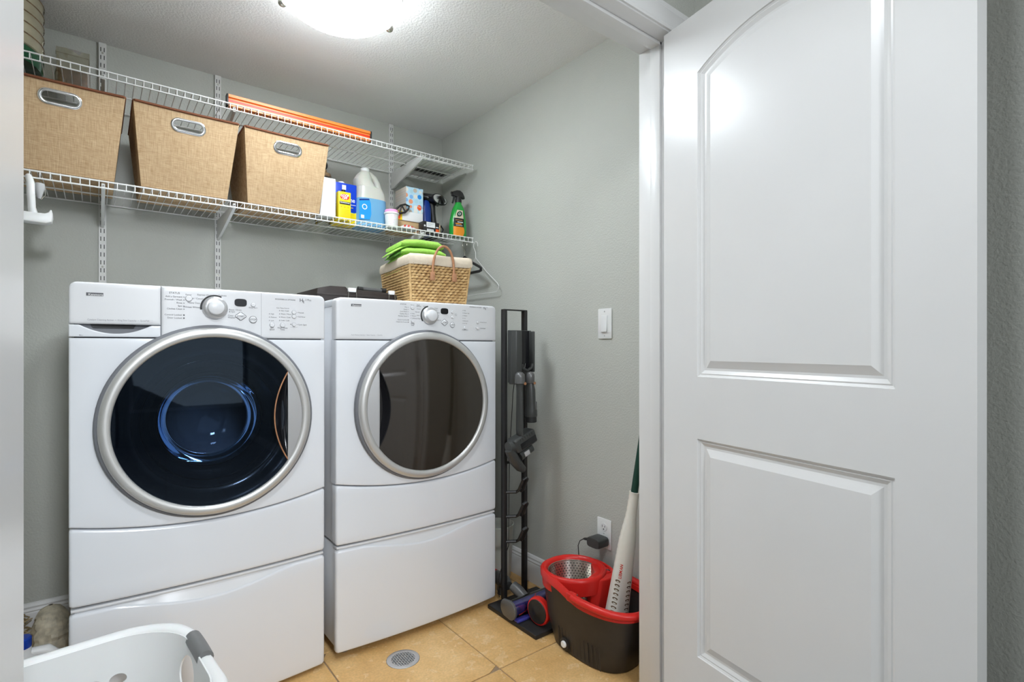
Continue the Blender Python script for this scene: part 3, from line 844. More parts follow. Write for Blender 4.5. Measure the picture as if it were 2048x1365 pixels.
    if kind == 'washer':
        X = lambda v: xc + v
        txt(F, L, 'STATUS', 0.0075, X(-0.088), 1.2515, 'RIGHT')
        for k, s in enumerate(('Add a Garment', 'Prewash / Wash', 'Rinse', 'Spin', 'Clothes Clean')):
            txt(F, L, s, ft, X(-0.082), 1.241 - k * 0.0088, 'RIGHT'); disc_on(F, Lg, X(-0.078), 1.241 - k * 0.0088, 0.0017, 0.0017)
        for k, s in enumerate(('Control Locked', 'Door Locked')):
            txt(F, L, s, ft, X(-0.083), 1.1885 - k * 0.0088, 'RIGHT'); disc_on(F, Lb, X(-0.078), 1.1885 - k * 0.0088, 0.0021, 0.0021)
        txt(F, L, 'Power', 0.006, X(-0.066), 1.2485, 'CENTER')
        for s, a, b, al in (('Express Wash', -0.0065, 1.2500, 'RIGHT'), ('Delicate', 0.0105, 1.2510, 'LEFT'), ('Normal / Casual', -0.030, 1.2385, 'RIGHT'), ('Heavy Duty', -0.037, 1.2255, 'RIGHT'), ('Whitest Whites', -0.037, 1.2125, 'RIGHT'),
                            ('Rinse / Drain', 0.039, 1.2095, 'LEFT'), ('& Spin', 0.039, 1.2035, 'LEFT'), ('Clean', 0.036, 1.1915, 'LEFT'), ('Washer', 0.036, 1.1855, 'LEFT')):
            txt(F, Lb, s, 0.0066, X(a), b, al)
        txt(F, L, 'Delay Start', 0.0055, X(0.107), 1.2185, 'CENTER')
        txt(F, L, 'MODIFIERS & OPTIONS', 0.0062, X(0.204), 1.2495, 'CENTER')
        txt(F, Lb, 'H', 0.017, X(0.249), 1.250); txt(F, Lb, 'E', 0.012, X(0.260), 1.2455); txt(F, Lb, '2 Plus', 0.0085, X(0.268), 1.2525)
        for k, s in enumerate(('High', 'Medium', 'Low')):
            disc_on(F, Lg, X(0.155), 1.2015 - k * 0.0105, 0.0016, 0.0016); txt(F, L, s, 0.0055, X(0.159), 1.2015 - k * 0.0105)
        txt(F, L, 'Auto Temp Control', 0.0048, X(0.196), 1.2215, 'CENTER')
        for k, s in enumerate(('Hot / Cold', 'Warm / Warm', 'Warm / Cold', 'Cold / Cold')):
            disc_on(F, Lg, X(0.186), 1.213 - k * 0.0105, 0.0016, 0.0016); txt(F, L, s, 0.0055, X(0.190), 1.213 - k * 0.0105)
        txt(F, Lb, 'Spin', 0.006, X(0.163), 1.157, 'CENTER'); txt(F, Lb, 'Speed', 0.006, X(0.163), 1.1515, 'CENTER')
        txt(F, Lb, 'Wash / Rinse', 0.006, X(0.195), 1.1575, 'CENTER'); txt(F, Lb, 'Temp', 0.006, X(0.195), 1.152, 'CENTER')
        txt(F, L, '+ Presoak', 0.0058, X(0.240), 1.209); txt(F, L, '+ 2nd Rinse', 0.0058, X(0.240), 1.1955); txt(F, L, '+ Cycle Signal', 0.0058, X(0.240), 1.1695)
        disc_on(F, Lb, X(0.221), 1.170, 0.0015, 0.0015)
        rect_on(F, L, X(0.220), X(0.243), 1.1603, 1.1607)
        small = [(0.107, 1.2275, 0.0062), (0.163, 1.1665, 0.0072), (0.195, 1.1665, 0.0072), (0.231, 1.2095, 0.0065), (0.231, 1.196, 0.0065), (0.231, 1.1695, 0.006), (-0.066, 1.2375, 0.0085)]
        start, stop = (0.0715, 1.1905), (0.1065, 1.1810)
        Ld = MB()
        txt(F, Lg, 'Catalyst Cleaning Action  \u2022  King Size Capacity  \u2022  QuietPak', 0.0068, X(-0.297), 1.169, 'LEFT', sx=0.83)
        rect_on(F, Lg, X(-0.166), X(-0.152), 1.1705, 1.1708); rect_on(F, Lg, X(-0.166), X(-0.152), 1.1655, 1.1658)
        lx, lz, lw = X(-0.2995), 1.2375, 0.0365
    else:
        X = lambda v: xc + v
        txt(F, L, 'STATUS', 0.0070, X(-0.086), 1.2560, 'RIGHT')
        for k, s in enumerate(('Wet', 'Damp', 'Cool Down', 'Clothes Dry', 'Wrinkle Guard')):
            txt(F, L, s, 0.006, X(-0.082), 1.2455 - k * 0.0085, 'RIGHT'); disc_on(F, Lg, X(-0.078), 1.2455 - k * 0.0085, 0.0015, 0.0015)
        for k, s in enumerate(('Control Locked', 'Check Lint Screen')):
            txt(F, L, s, 0.006, X(-0.082), 1.1975 - k * 0.0080, 'RIGHT'); disc_on(F, Lb, X(-0.078), 1.1975 - k * 0.0080, 0.0019, 0.0019)
        txt(F, L, 'Power', 0.0055, X(-0.0605), 1.2545, 'CENTER')
        for s, a, b, al in (('Rapid', -0.036, 1.2560, 'CENTER'), ('Delicate', -0.034, 1.2505, 'CENTER'), ('Bulky', -0.008, 1.2520, 'CENTER'), ('Casual', -0.027, 1.2410, 'RIGHT'), ('Normal', -0.031, 1.2290, 'RIGHT'), ('Jeans', -0.031, 1.2165, 'RIGHT'), ('Heavy Duty', -0.027, 1.2040, 'RIGHT'),
                            ('Timed', 0.034, 1.2465, 'LEFT'), ('Extra', 0.034, 1.2405, 'LEFT'), ('More', 0.045, 1.230, 'LEFT'), ('Less', 0.045, 1.219, 'LEFT'), ('Dry', 0.045, 1.213, 'LEFT'), ('Touch Up', 0.040, 1.201, 'LEFT')):
            txt(F, Lb, s, 0.0058, X(a), b, al)
        for k, s in enumerate(('More', 'Normal', 'Less')):
            disc_on(F, Lg, X(-0.067), 1.222 - k * 0.0085, 0.0014, 0.0014); txt(F, L, s, 0.0052, X(-0.063), 1.222 - k * 0.0085)
        txt(F, L, 'Energy', 0.0058, X(-0.0595), 1.184, 'CENTER'); txt(F, L, 'Saver', 0.0058, X(-0.0595), 1.178, 'CENTER')
        txt(F, L, 'MODIFIERS & OPTIONS', 0.0060, X(0.232), 1.2600, 'CENTER')
        txt(F, Lb, 'H', 0.014, X(0.274), 1.2590); txt(F, Lb, 'E', 0.010, X(0.283), 1.2550); txt(F, Lb, '2', 0.0085, X(0.291), 1.2620)
        for k, s in enumerate(('High', 'Medium High', 'Medium', 'Low', 'Extra Low', 'Air Dry')):
            disc_on(F, Lg, X(0.168), 1.244 - k * 0.0105, 0.0015, 0.0015); txt(F, L, s, 0.0052, X(0.172), 1.244 - k * 0.0105)
        txt(F, Lb, 'Temperature', 0.0058, X(0.178), 1.1655, 'CENTER')
        txt(F, L, '+ Wrinkle Guard', 0.0055, X(0.252), 1.199); txt(F, L, '+ Cycle Signal', 0.0055, X(0.254), 1.174)
        disc_on(F, Lb, X(0.234), 1.174, 0.0013, 0.0013); rect_on(F, L, X(0.233), X(0.256), 1.1652, 1.1656)
        small = [(-0.0605, 1.2450, 0.0075), (-0.0595, 1.1935, 0.0065), (0.117, 1.2345, 0.006), (0.117, 1.2150, 0.006), (0.178, 1.1740, 0.0068), (0.243, 1.1985, 0.0062), (0.243, 1.1735, 0.0058)]
        start, stop = (0.0800, 1.1925), (0.1165, 1.1835)
        txt(F, Lg, 'Auto Moisture Sensing  \u2022  Super Capacity  \u2022  QuietPak', 0.0062, X(-0.293), 1.139, 'LEFT', sx=0.83)
        txt(F, L, 'More', 0.005, X(0.128), 1.2275); txt(F, L, 'Time', 0.005, X(0.128), 1.2225)
        lx, lz, lw = X(-0.2935), 1.2440, 0.0365
    for bx, bz, br in small:
        button(F, X(bx), bz, br).build('button', 'enamel_console', con)
        ring_on(F, Lg, X(bx), bz, br + 0.0009, br + 0.0002)
    # start and stop
    sx, sz = X(start[0]), start[1]; sy = F.yf(sx)
    dia = [(sx - 0.0155, sz), (sx, sz - 0.0125), (sx + 0.0155, sz), (sx, sz + 0.0125)]
    MB().prism(dia, 'y', sy - 0.003, sy + 0.002).build('button', 'enamel_console', con, bevel=0.0012)
    for a, b in zip(dia, dia[1:] + dia[:1]):
        v = Vector((b[0] - a[0], b[1] - a[1])).normalized(); nx, nz = v.y * 0.0008, -v.x * 0.0008
        L.add([(a[0] + nx * 0.6, sy - 0.0008, a[1] + nz * 0.6), (b[0] + nx * 0.6, sy - 0.0008, b[1] + nz * 0.6), (b[0] + nx * 2.2, sy - 0.0008, b[1] + nz * 2.2), (a[0] + nx * 2.2, sy - 0.0008, a[1] + nz * 2.2)], [(0, 1, 2, 3)])
    txt(F, L, 'START', 0.0072, sx, sz, 'CENTER', e=0.0042)
    px, pz = X(stop[0]), stop[1]
    button(F, px, pz, 0.0098).build('button', 'enamel_console', con)
    ring_on(F, Lb, px, pz, 0.0115, 0.0102)
    txt(F, Lb, 'STOP', 0.0070, px, pz, 'CENTER', e=0.0049)
    L.build('lettering', 'print_grey', con, smooth=False, kind='stuff')
    Lb.build('lettering_bold', 'print_grey', con, smooth=False, kind='stuff')
    Lg.build('lettering_light', 'print_light', con, smooth=False, kind='stuff')
    if kind == 'washer':
        for xx in (X(0.131),):
            MB().box(xx - 0.0004, xx + 0.0004, F.yf(xx) - 0.0003, F.yf(xx) + 0.002, zcon + 0.004, ztop - 0.004).build('panel_line', 'print_light', con)
    # badge with the maker's name
    bd = MB(); rect_on(F, bd, lx, lx + lw, lz - 0.0042, lz + 0.0042, e=0.0008)
    badge = bd.build('badge', 'print_grey', con, smooth=False)
    bt = MB(); txt(F, bt, 'Kenmore', 0.0082, lx + lw / 2 + 0.002, lz - 0.001, 'CENTER', e=0.0013, bold=0.0001)
    bt.build('badge_name', 'white_gloss', badge, smooth=False, kind='stuff')
    return t

def pedestal(name, label, xc, w, y, zfoot, group):
    F = Face(xc, w, y)
    x0, x1 = xc - w, xc + w
    zt = 0.3965
    t = thing(name, label, 'pedestal', (xc, y + 0.35, 0), group)
    yb = 2.58
    MB().box(x0 + 0.006, x1 - 0.006, y + 0.022, yb, zfoot + 0.012, zt).build('body', 'enamel_side', t, bevel=0.003)
    def top(x):
        k = (x - xc) / w
        base = zt - 0.012
        if abs(k) < 0.72:
            base -= 0.033 * (0.5 + 0.5 * math.cos(PI * k / 0.72)) ** 0.7
        return base
    F.panel(x0, x1, zfoot, top, r=0.009, R=0.012, depth=0.020, nx=44, nz=12).build('drawer_front', 'enamel', t, ang=40)
    # sloping scoop behind the finger pull and the thin top rail
    sc = MB()
    n = 40
    def row(i, k):
        x = x0 + 0.012 + (x1 - x0 - 0.024) * i / n
        if k == 0: return (x, F.yf(x) + 0.004, top(x) - 0.003)
        return (x, F.yf(x) + 0.018, zt - 0.006)
    sc.grid(lambda i, j: row(i, j), n + 1, 2)
    sc.build('pull_scoop', 'enamel_side', t)
    F.panel(x0 + 0.004, x1 - 0.004, zt - 0.008, zt - 0.0005, r=0.002, R=0.0, depth=0.04, nx=24, nz=3, proud=-0.005).build('top_rail', 'enamel_side', t)
    for fx in (x0 + 0.05, x1 - 0.05):
        for fy in (y + 0.06, yb - 0.06):
            MB().lathe([(0.0001, 0), (0.018, 0), (0.018, 0.006), (0.008, 0.010), (0.008, zfoot + 0.02)], c=(fx, fy, 0), n=16).build('foot', 'grey_mid', t)
    return t

WX, WW, WY = 0.2755, 0.3355, 1.812
DX, DWd, DY = 0.9955, 0.3450, 1.815
machine('washing_machine', 'white front-loading washing machine with blue-tinted round door, left of the pair', WX, WW, WY, 'washer')
machine('clothes_dryer', 'white front-loading dryer with dark brown round door, beside the vacuum stand', DX, DWd, DY, 'dryer')
pedestal('laundry_pedestal', 'white drawer pedestal under the washing machine, behind the laundry basket', WX, WW, WY, 0.012, 'drawer pedestals under the laundry pair')
pedestal('laundry_pedestal', 'white drawer pedestal under the dryer, beside the floor drain', DX, DWd, DY, 0.026, 'drawer pedestals under the laundry pair')
# ------------------------------------------------------------------ wall standards, brackets, wire shelves
SY0, SY1 = 2.315, 2.690            # shelf front and back
SX0, SX1 = -0.50, 1.5555
Z_UP, Z_LO = 2.055, 1.671          # centre height of the top front rod
STD = (0.0158, 0.4277, 1.2726)
for X, nm, zb in zip(STD, ('leftmost of the three on the back wall', 'middle one of the three on the back wall', 'rightmost of the three, nearest the room corner'), (0.9, 0.9, 0.9)):
    t = thing('slotted_rail', 'white slotted upright shelf rail, ' + nm, 'shelf rail', (X, YB, zb), 'slotted shelf rails on the back wall')
    mb = MB()
    mb.prism([(X - 0.0125, YB), (X - 0.0125, YB - 0.012), (X + 0.0125, YB - 0.012), (X + 0.0125, YB)], 'z', zb, 2.3235)
    mb.build('channel', 'bracket_white', t, bevel=0.001, seg=1)
    sl = MB()
    z = zb + 0.02; k = 0
    while z < 2.30:
        for dx in (-0.0055, 0.0055): sl.box(X + dx - 0.0013, X + dx + 0.0013, YB - 0.0124, YB - 0.0115, z, z + 0.017)
        z += 0.0318; k += 1
    sl.build('slots', 'print_black', t, smooth=False, kind='stuff')
    for zz in (2.282, 1.80, 1.42, 1.0):
        MB().lathe([(0.0001, -0.0035), (0.0028, -0.003), (0.0038, 0.0)], c=(X, YB - 0.012, zz), axis='y', n=10).build('screw', 'steel', t)
for X, wx in zip(STD, ('left end of the shelf, above the washer', 'middle of the shelf', 'right end of the shelf, near the corner')):
    for Z, wz in ((Z_UP, 'upper'), (Z_LO, 'lower')):
        zt = Z - 0.008
        # in front elevation the bracket is a folded steel arm that deepens towards the wall
        poly = [(YB - 0.012, zt - 0.085), (YB - 0.012, zt + 0.004), (SY0 + 0.012, zt + 0.004), (SY0 + 0.012, zt - 0.016), (SY0 + 0.03, zt - 0.020), (YB - 0.05, zt - 0.082)]
        t = thing('shelf_bracket', 'white steel bracket under the %s wire shelf, %s' % (wz, wx), 'bracket', (X, YB - 0.012, zt - 0.085), 'shelf brackets')
        MB().prism(poly, 'x', X - 0.0055, X + 0.0055).build('arm', 'bracket_white', t, bevel=0.0015)
        hm = MB()
        for zz in (zt - 0.004, zt - 0.011):
            hm.cyl((X, SY0 + 0.0117, zz), (X, SY0 + 0.0113, zz), 0.0015, 8)
        hm.build('holes', 'print_black', t, smooth=False, kind='stuff')
def wire_shelf(label, Z):
    t = thing('wire_shelf', label, 'shelf', ((SX0 + SX1) / 2, SY1, Z), 'white wire shelves')
    o = ROOT[t.name]
    rr = 0.0028
    for (y, z) in ((SY0, Z), (SY0, Z - 0.0225), (SY1, Z), (SY0 + 0.19, Z - 0.004)):
        MB().tube([(SX0, y, z), (SX1, y, z)], rr, 8).build('rail', 'white_wire', t)
    n = int((SX1 - SX0) / 0.0254)
    first = None
    for k in range(n + 1):
        x = SX1 - 0.002 - k * 0.0254
        if first is None:
            p = [(0, SY0 - 0.001, -0.0225), (0, SY0 - 0.001, 0.0), (0, SY0 + 0.002, 0.0032), (0, SY1 + 0.004, 0.0032)]
            first = MB().tube(p, 0.0014, 6)
            w = first.build('wire', 'white_wire', t, origin=(0, o[1], 0))
            w.location = (x - o[0], 0, 0)
            first = w
        else:
            share(first, 'wire', t, (x - o[0], 0, 0))
    # end caps of the rods
    for z in (Z, Z - 0.0225):
        MB().ell((SX1 + 0.001, SY0, z), 0.004, 0.0045, 0.0045, 8, 6).build('end_cap', 'white_wire', t)
    return t
wire_shelf('upper white wire shelf, with the orange level on it', Z_UP)
wire_shelf('lower white wire shelf, holding the fabric bins and bottles', Z_LO)
DU, DL = Z_UP + 0.0048, Z_LO + 0.0048      # deck heights

# ------------------------------------------------------------------ fabric storage bins
def stadium(cx, cz, hw, hh, n=10):
    pts = []
    for k in range(n + 1):
        a = -PI / 2 + PI * k / n; pts.append((cx + hw - hh + hh * math.cos(a), cz + hh * math.sin(a)))
    for k in range(n + 1):
        a = PI / 2 + PI * k / n; pts.append((cx - hw + hh + hh * math.cos(a), cz + hh * math.sin(a)))
    return pts
def fabric_bin(label, bx0, bx1, tx0, tx1, zt=1.955):
    yb0, yb1, yt0, yt1 = 2.322, 2.585, 2.248, 2.630
    zb = DL + 0.001
    cx = (bx0 + bx1) / 2
    t = thing('fabric_bin', label, 'storage bin', (cx, 2.45, zb), 'tan fabric bins on the lower shelf')
    bul = 0.006
    def face_pt(x, z):
        """point on the slightly bellied front cloth"""
        k = (z - zb) / (zt - zb)
        a, b = bx0 + (tx0 - bx0) * k, bx1 + (tx1 - bx1) * k
        u = (x - a) / (b - a)
        return (x, yb0 + (yt0 - yb0) * k - bul * math.sin(PI * min(max(u, 0), 1)) * math.sin(PI * min(max(k, 0), 1)), z)
    # front with its oval hand hole
    gx, gz = (tx0 + tx1) / 2, zt - 0.050
    hole = stadium(gx, gz, 0.048, 0.0165, 10); N = len(hole)
    def outer(p):
        dx, dz = p[0] - gx, p[1] - gz
        lo, hi = 0, 50.0
        for _ in range(50):
            m = (lo + hi) / 2; x, z = gx + dx * m, gz + dz * m
            k = (z - zb) / (zt - zb)
            if zb <= z <= zt and bx0 + (tx0 - bx0) * k <= x <= bx1 + (tx1 - bx1) * k: lo = m
            else: hi = m
        return gx + dx * lo, gz + dz * lo
    # dense angular sampling plus the four corners
    samples = []
    for k in range(120):
        a = 2 * PI * k / 120; samples.append((gx + math.cos(a), gz + math.sin(a)))
    for c in ((bx0, zb), (bx1, zb), (tx0, zt), (tx1, zt)): samples.append(c)
    samples.sort(key=lambda p: math.atan2(p[1] - gz, p[0] - gx))
    hl, ol = [], []
    for p in samples:
        d = Vector((p[0] - gx, p[1] - gz)).normalized()
        # hit on the stadium
        lo, hi = 0, 0.06
        for _ in range(40):
            m = (lo + hi) / 2; x, z = abs(d.x * m), abs(d.y * m)
            ins = (z < 0.0165 and x < 0.0315) or math.hypot(max(x - 0.0315, 0), z) < 0.0165
            if ins: lo = m
            else: hi = m
        hl.append((gx + d.x * lo, gz + d.y * lo)); ol.append(outer((gx + d.x, gz + d.y)))
    th = 0.003
    loops = [[(face_pt(*h)[0], face_pt(*h)[1] + th, h[1]) for h in hl]]
    for k in (0, 0.2, 0.45, 0.7, 0.9, 1.0):
        loops.append([face_pt(h[0] + (o[0] - h[0]) * k, h[1] + (o[1] - h[1]) * k) for h, o in zip(hl, ol)])
    fr = MB().loops(loops).build('front_panel', 'bin_fabric', t, ang=60)
    # sides, back, base
    body = MB()
    c0 = [(bx0, yb0, zb), (bx1, yb0, zb), (bx1, yb1, zb), (bx0, yb1, zb)]
    c1 = [(tx0, yt0, zt), (tx1, yt0, zt), (tx1, yt1, zt), (tx0, yt1, zt)]
    for i, j in ((1, 2), (2, 3), (3, 0)):
        body.add([c0[i], c0[j], c1[j], c1[i]], [(0, 1, 2, 3)])
    body.add(c0, [(0, 1, 2, 3)])
    ob = body.build('body', 'bin_fabric', t, smooth=False)
    so = ob.modifiers.new('thickness', 'SOLIDIFY'); so.thickness = 0.003; so.offset = 0
    # bound rim
    rim = MB()
    path = [(tx0 + 0.004, yt0, zt), *[(tx0 + (tx1 - tx0) * k / 8, yt0, zt - 0.002 * math.sin(PI * k / 8)) for k in range(1, 8)], (tx1 - 0.004, yt0, zt), (tx1, yt0 + 0.004, zt), (tx1, yt1, zt), (tx0, yt1, zt), (tx0, yt0 + 0.004, zt)]
    rim.tube(path, 0.0048, 6, closed=True)
    rim.build('rim_binding', 'brown_trim', t)
    # piping along the bottom edge
    MB().tube([(bx0, yb0 - 0.001, zb + 0.002), (bx1, yb0 - 0.001, zb + 0.002)], 0.0022, 6).build('bottom_seam', 'bin_fabric', t)
    # metal grommet
    g = MB()
    st = stadium(gx, gz, 0.0505, 0.0195, 12)
    g.tube([(face_pt(x, z)[0], face_pt(x, z)[1] - 0.0012, z) for x, z in st], 0.0052, 8, closed=True)
    g.v = [(p[0], face_pt(p[0], p[2])[1] - 0.0012 + (p[1] - face_pt(p[0], p[2])[1] + 0.0012) * 0.45, p[2]) for p in g.v]
    g.build('handle_grommet', 'chrome', t)
    return t
fabric_bin('tan fabric bin with oval metal handle, leftmost of the three, partly hidden by the door', -0.245, 0.045, -0.265, 0.074)
fabric_bin('tan fabric bin with oval metal handle, middle of the three', 0.125, 0.400, 0.099, 0.428)
fabric_bin('tan fabric bin with oval metal handle, rightmost of the three beside the bottles', 0.476, 0.757, 0.450, 0.773)

# ------------------------------------------------------------------ upper shelf
def dehydrator():
    cx, cy, r = -0.325, 2.50, 0.176
    t = thing('food_dehydrator', 'stack of round smoky plastic trays at the left end of the upper shelf', 'food dehydrator', (cx, cy, DU))
    MB().lathe([(0.0001, 0), (r * 0.96, 0), (r * 0.99, 0.01), (r, 0.045), (r * 0.97, 0.052), (0.0001, 0.052)], c=(cx, cy, DU), n=56).build('base', 'base_green', t)
    z = DU + 0.053
    for k in range(5):
        MB().lathe([(r * 0.965, 0.0), (r * 0.985, 0.003), (r * 0.985, 0.028), (r, 0.032), (r, 0.036), (r * 0.95, 0.036), (r * 0.94, 0.006), (0.02, 0.004)], c=(cx, cy, z), n=56).build('tray', 'tray_plastic', t)
        MB().lathe([(r * 1.003, 0.032), (r * 1.008, 0.0345), (r * 1.003, 0.037)], c=(cx, cy, z), n=56).build('tray_rim', 'food_brown', t)
        z += 0.0368
    return t
dehydrator()
def clear_bag():
    x0, x1, y, z0, z1 = -0.128, -0.024, 2.60, DU, 2.224
    t = thing('snack_bag', 'clear crinkled bag of brown food on the upper shelf beside the round trays', 'bag', ((x0 + x1) / 2, y, z0))
    rnd = random.Random(3)
    def pt(i, j, s):
        u, v = i / 14, j / 12
        th = 0.022 * (math.sin(PI * u) ** 0.5 if 0 < u < 1 else 0) * max(0, 1 - v) ** 0.5 * (1 if v < 0.999 else 0)
        wob = 0.0025 * math.sin(9 * u + 7 * v) + rnd.uniform(-1, 1) * 0.001
        return (x0 + (x1 - x0) * u + (0.006 * v if i == 0 else 0), y + s * th + wob * (0 < u < 1), z0 + (z1 - z0) * v)
    for s, nm in ((-1, 'front_film'), (1, 'back_film')):
        rnd.seed(5)
        MB().grid(lambda i, j: pt(i, j, s), 15, 13).build(nm, 'clear_plastic', t)
    MB().tube([(x0 + 0.004, y, z1 - 0.022), (x1 - 0.002, y, z1 - 0.022)], 0.0016, 6).build('zip_seal', 'clear_plastic', t)
    MB().grid(lambda i, j: (x0 + 0.006 + (x1 - x0 - 0.012) * i / 10, y + (0.012 * math.cos(2 * PI * j / 10)) * (math.sin(PI * (i + 0.5) / 11)), z0 + 0.045 + 0.043 * math.sin(2 * PI * j / 10)), 11, 10, cv=True).build('contents', 'food_brown', t)
clear_bag()
def spirit_level():
    x0, x1, y0, y1 = 0.404, 1.012, 2.350, 2.378
    z0, z1 = DU, 2.107
    t = thing('spirit_level', 'long orange spirit level standing on the upper wire shelf', 'spirit level', ((x0 + x1) / 2, y0, z0))
    h = z1 - z0
    poly = [(y0, z0), (y1, z0), (y1, z0 + h * 0.25), (y1 - 0.007, z0 + h * 0.3), (y1 - 0.007, z0 + h * 0.7), (y1, z0 + h * 0.75), (y1, z1), (y0, z1), (y0, z0 + h * 0.75), (y0 + 0.007, z0 + h * 0.7), (y0 + 0.007, z0 + h * 0.3), (y0, z0 + h * 0.25)]
    MB().prism(poly, 'x', x0 + 0.006, x1 - 0.006).build('bar', 'level_orange', t, bevel=0.0008, seg=1)
    for a, b in ((x0, x0 + 0.007), (x1 - 0.007, x1)):
        MB().box(a, b, y0 - 0.001, y1 + 0.001, z0, z1 + 0.001).build('end_cap', 'black_plastic', t, bevel=0.002)
    MB().box(x0 + 0.007, x1 - 0.007, y0 + 0.0062, y0 + 0.0068, z0 + h * 0.42, z0 + h * 0.58).build('stripe', 'red_print', t)
spirit_level()
def vent_cover():
    x0, x1, y0, y1 = 1.285, 1.548, 2.40, 2.665
    z = DU
    t = thing('vent_cover', 'flat white slotted cover lying on the upper shelf at its right end', 'vent cover', ((x0 + x1) / 2, y0, z))
    MB().box(x0, x1, y0, 2.546, z, z + 0.012).build('plate', 'white_plastic', t, bevel=0.003)
    MB().box(x0, x1, 2.602, y1, z, z + 0.012).build('plate', 'white_plastic', t, bevel=0.003)
    MB().box(x0, x1, 2.540, 2.608, z + 0.006, z + 0.014).build('slot', 'print_black', t)
vent_cover()

# ------------------------------------------------------------------ lower shelf: bottles and boxes
def tapered_box(mb, x0, x1, y0, y1, z0, z1, dx=0.0):
    return mb.add([(x0, y0, z0), (x1, y0, z0), (x1, y1, z0), (x0, y1, z0), (x0 + dx, y0, z1), (x1, y0, z1), (x1, y1, z1), (x0 + dx, y1, z1)],
                  [(0, 3, 2, 1), (4, 5, 6, 7), (0, 1, 5, 4), (1, 2, 6, 5), (2, 3, 7, 6), (3, 0, 4, 7)])
# white tapered carton
mb = tapered_box(MB(), 0.7645, 0.8345, 2.332, 2.40, DL, 1.845, 0.018)
tag(mb.build('white_carton', 'white_gloss', None, origin=(0.80, 2.365, DL), bevel=0.002), 'plain white tapered carton beside the rightmost fabric bin', 'carton')
# dark-topped bottle behind it
def knob_bottle():
    c = (0.842, 2.52, DL)
    t = thing('pump_bottle', 'bottle with round black knob top behind the white carton', 'bottle', c)
    MB().lathe([(0.0001, 0), (0.036, 0), (0.038, 0.01), (0.038, 0.215), (0.034, 0.23)], c=c, n=28).build('body', 'clear_plastic', t)
    MB().lathe([(0.035, 0.225), (0.037, 0.232), (0.034, 0.242), (0.018, 0.248), (0.015, 0.262)], c=c, n=28).build('collar', 'food_brown', t)
    MB().ell((c[0], c[1], c[2] + 0.283), 0.021, 0.021, 0.024, 16, 10).build('knob', 'black_gloss', t)
knob_bottle()
def blue_can():
    x0, x1, y0, y1, z1 = 0.872, 0.978, 2.448, 2.515, 1.872
    t = thing('solvent_can', 'blue and yellow solvent can with white cap, behind the small yellow can', 'can', ((x0 + x1) / 2, (y0 + y1) / 2, DL))
    MB().box(x0, x1, y0, y1, DL + 0.062, z1).build('body', 'blue_can', t, bevel=0.004)
    MB().box(x0 - 0.0003, x1 + 0.0003, y0 - 0.0003, y1 + 0.0003, DL, DL + 0.063).build('yellow_base', 'yellow', t, bevel=0.004)
    MB().lathe([(0.014, -0.004), (0.014, 0.010), (0.012, 0.012), (0.0001, 0.012)], c=(0.914, 2.48, z1), n=20).build('cap', 'white_plastic', t)
    e = y0 - 0.0006
    MB().add([(0.906, e, z1 - 0.032), (0.925, e, z1 - 0.032), (0.925, e, z1 - 0.010), (0.906, e, z1 - 0.010)], [(0, 1, 2, 3)]).build('logo_patch', 'white_gloss', t, smooth=False)
    w = MB()
    text_on(w, 'Acetone', 0.030, lambda a, b: (0.925 + a, e, 1.795 + b), 'CENTER', 0.0004, 0.85)
    w.build('lettering', 'white_gloss', t, smooth=False, kind='stuff')
    for z, m, xa, xb in ((1.772, 'white_gloss', 0.876, 0.972), (1.758, 'yellow', 0.876, 0.960), (1.735, 'blue_label', 0.880, 0.970)):
        MB().add([(xa, e, z), (xb, e, z), (xb, e, z + 0.0025), (xa, e, z + 0.0025)], [(0, 1, 2, 3)]).build('print_line', m, t, smooth=False)
blue_can()
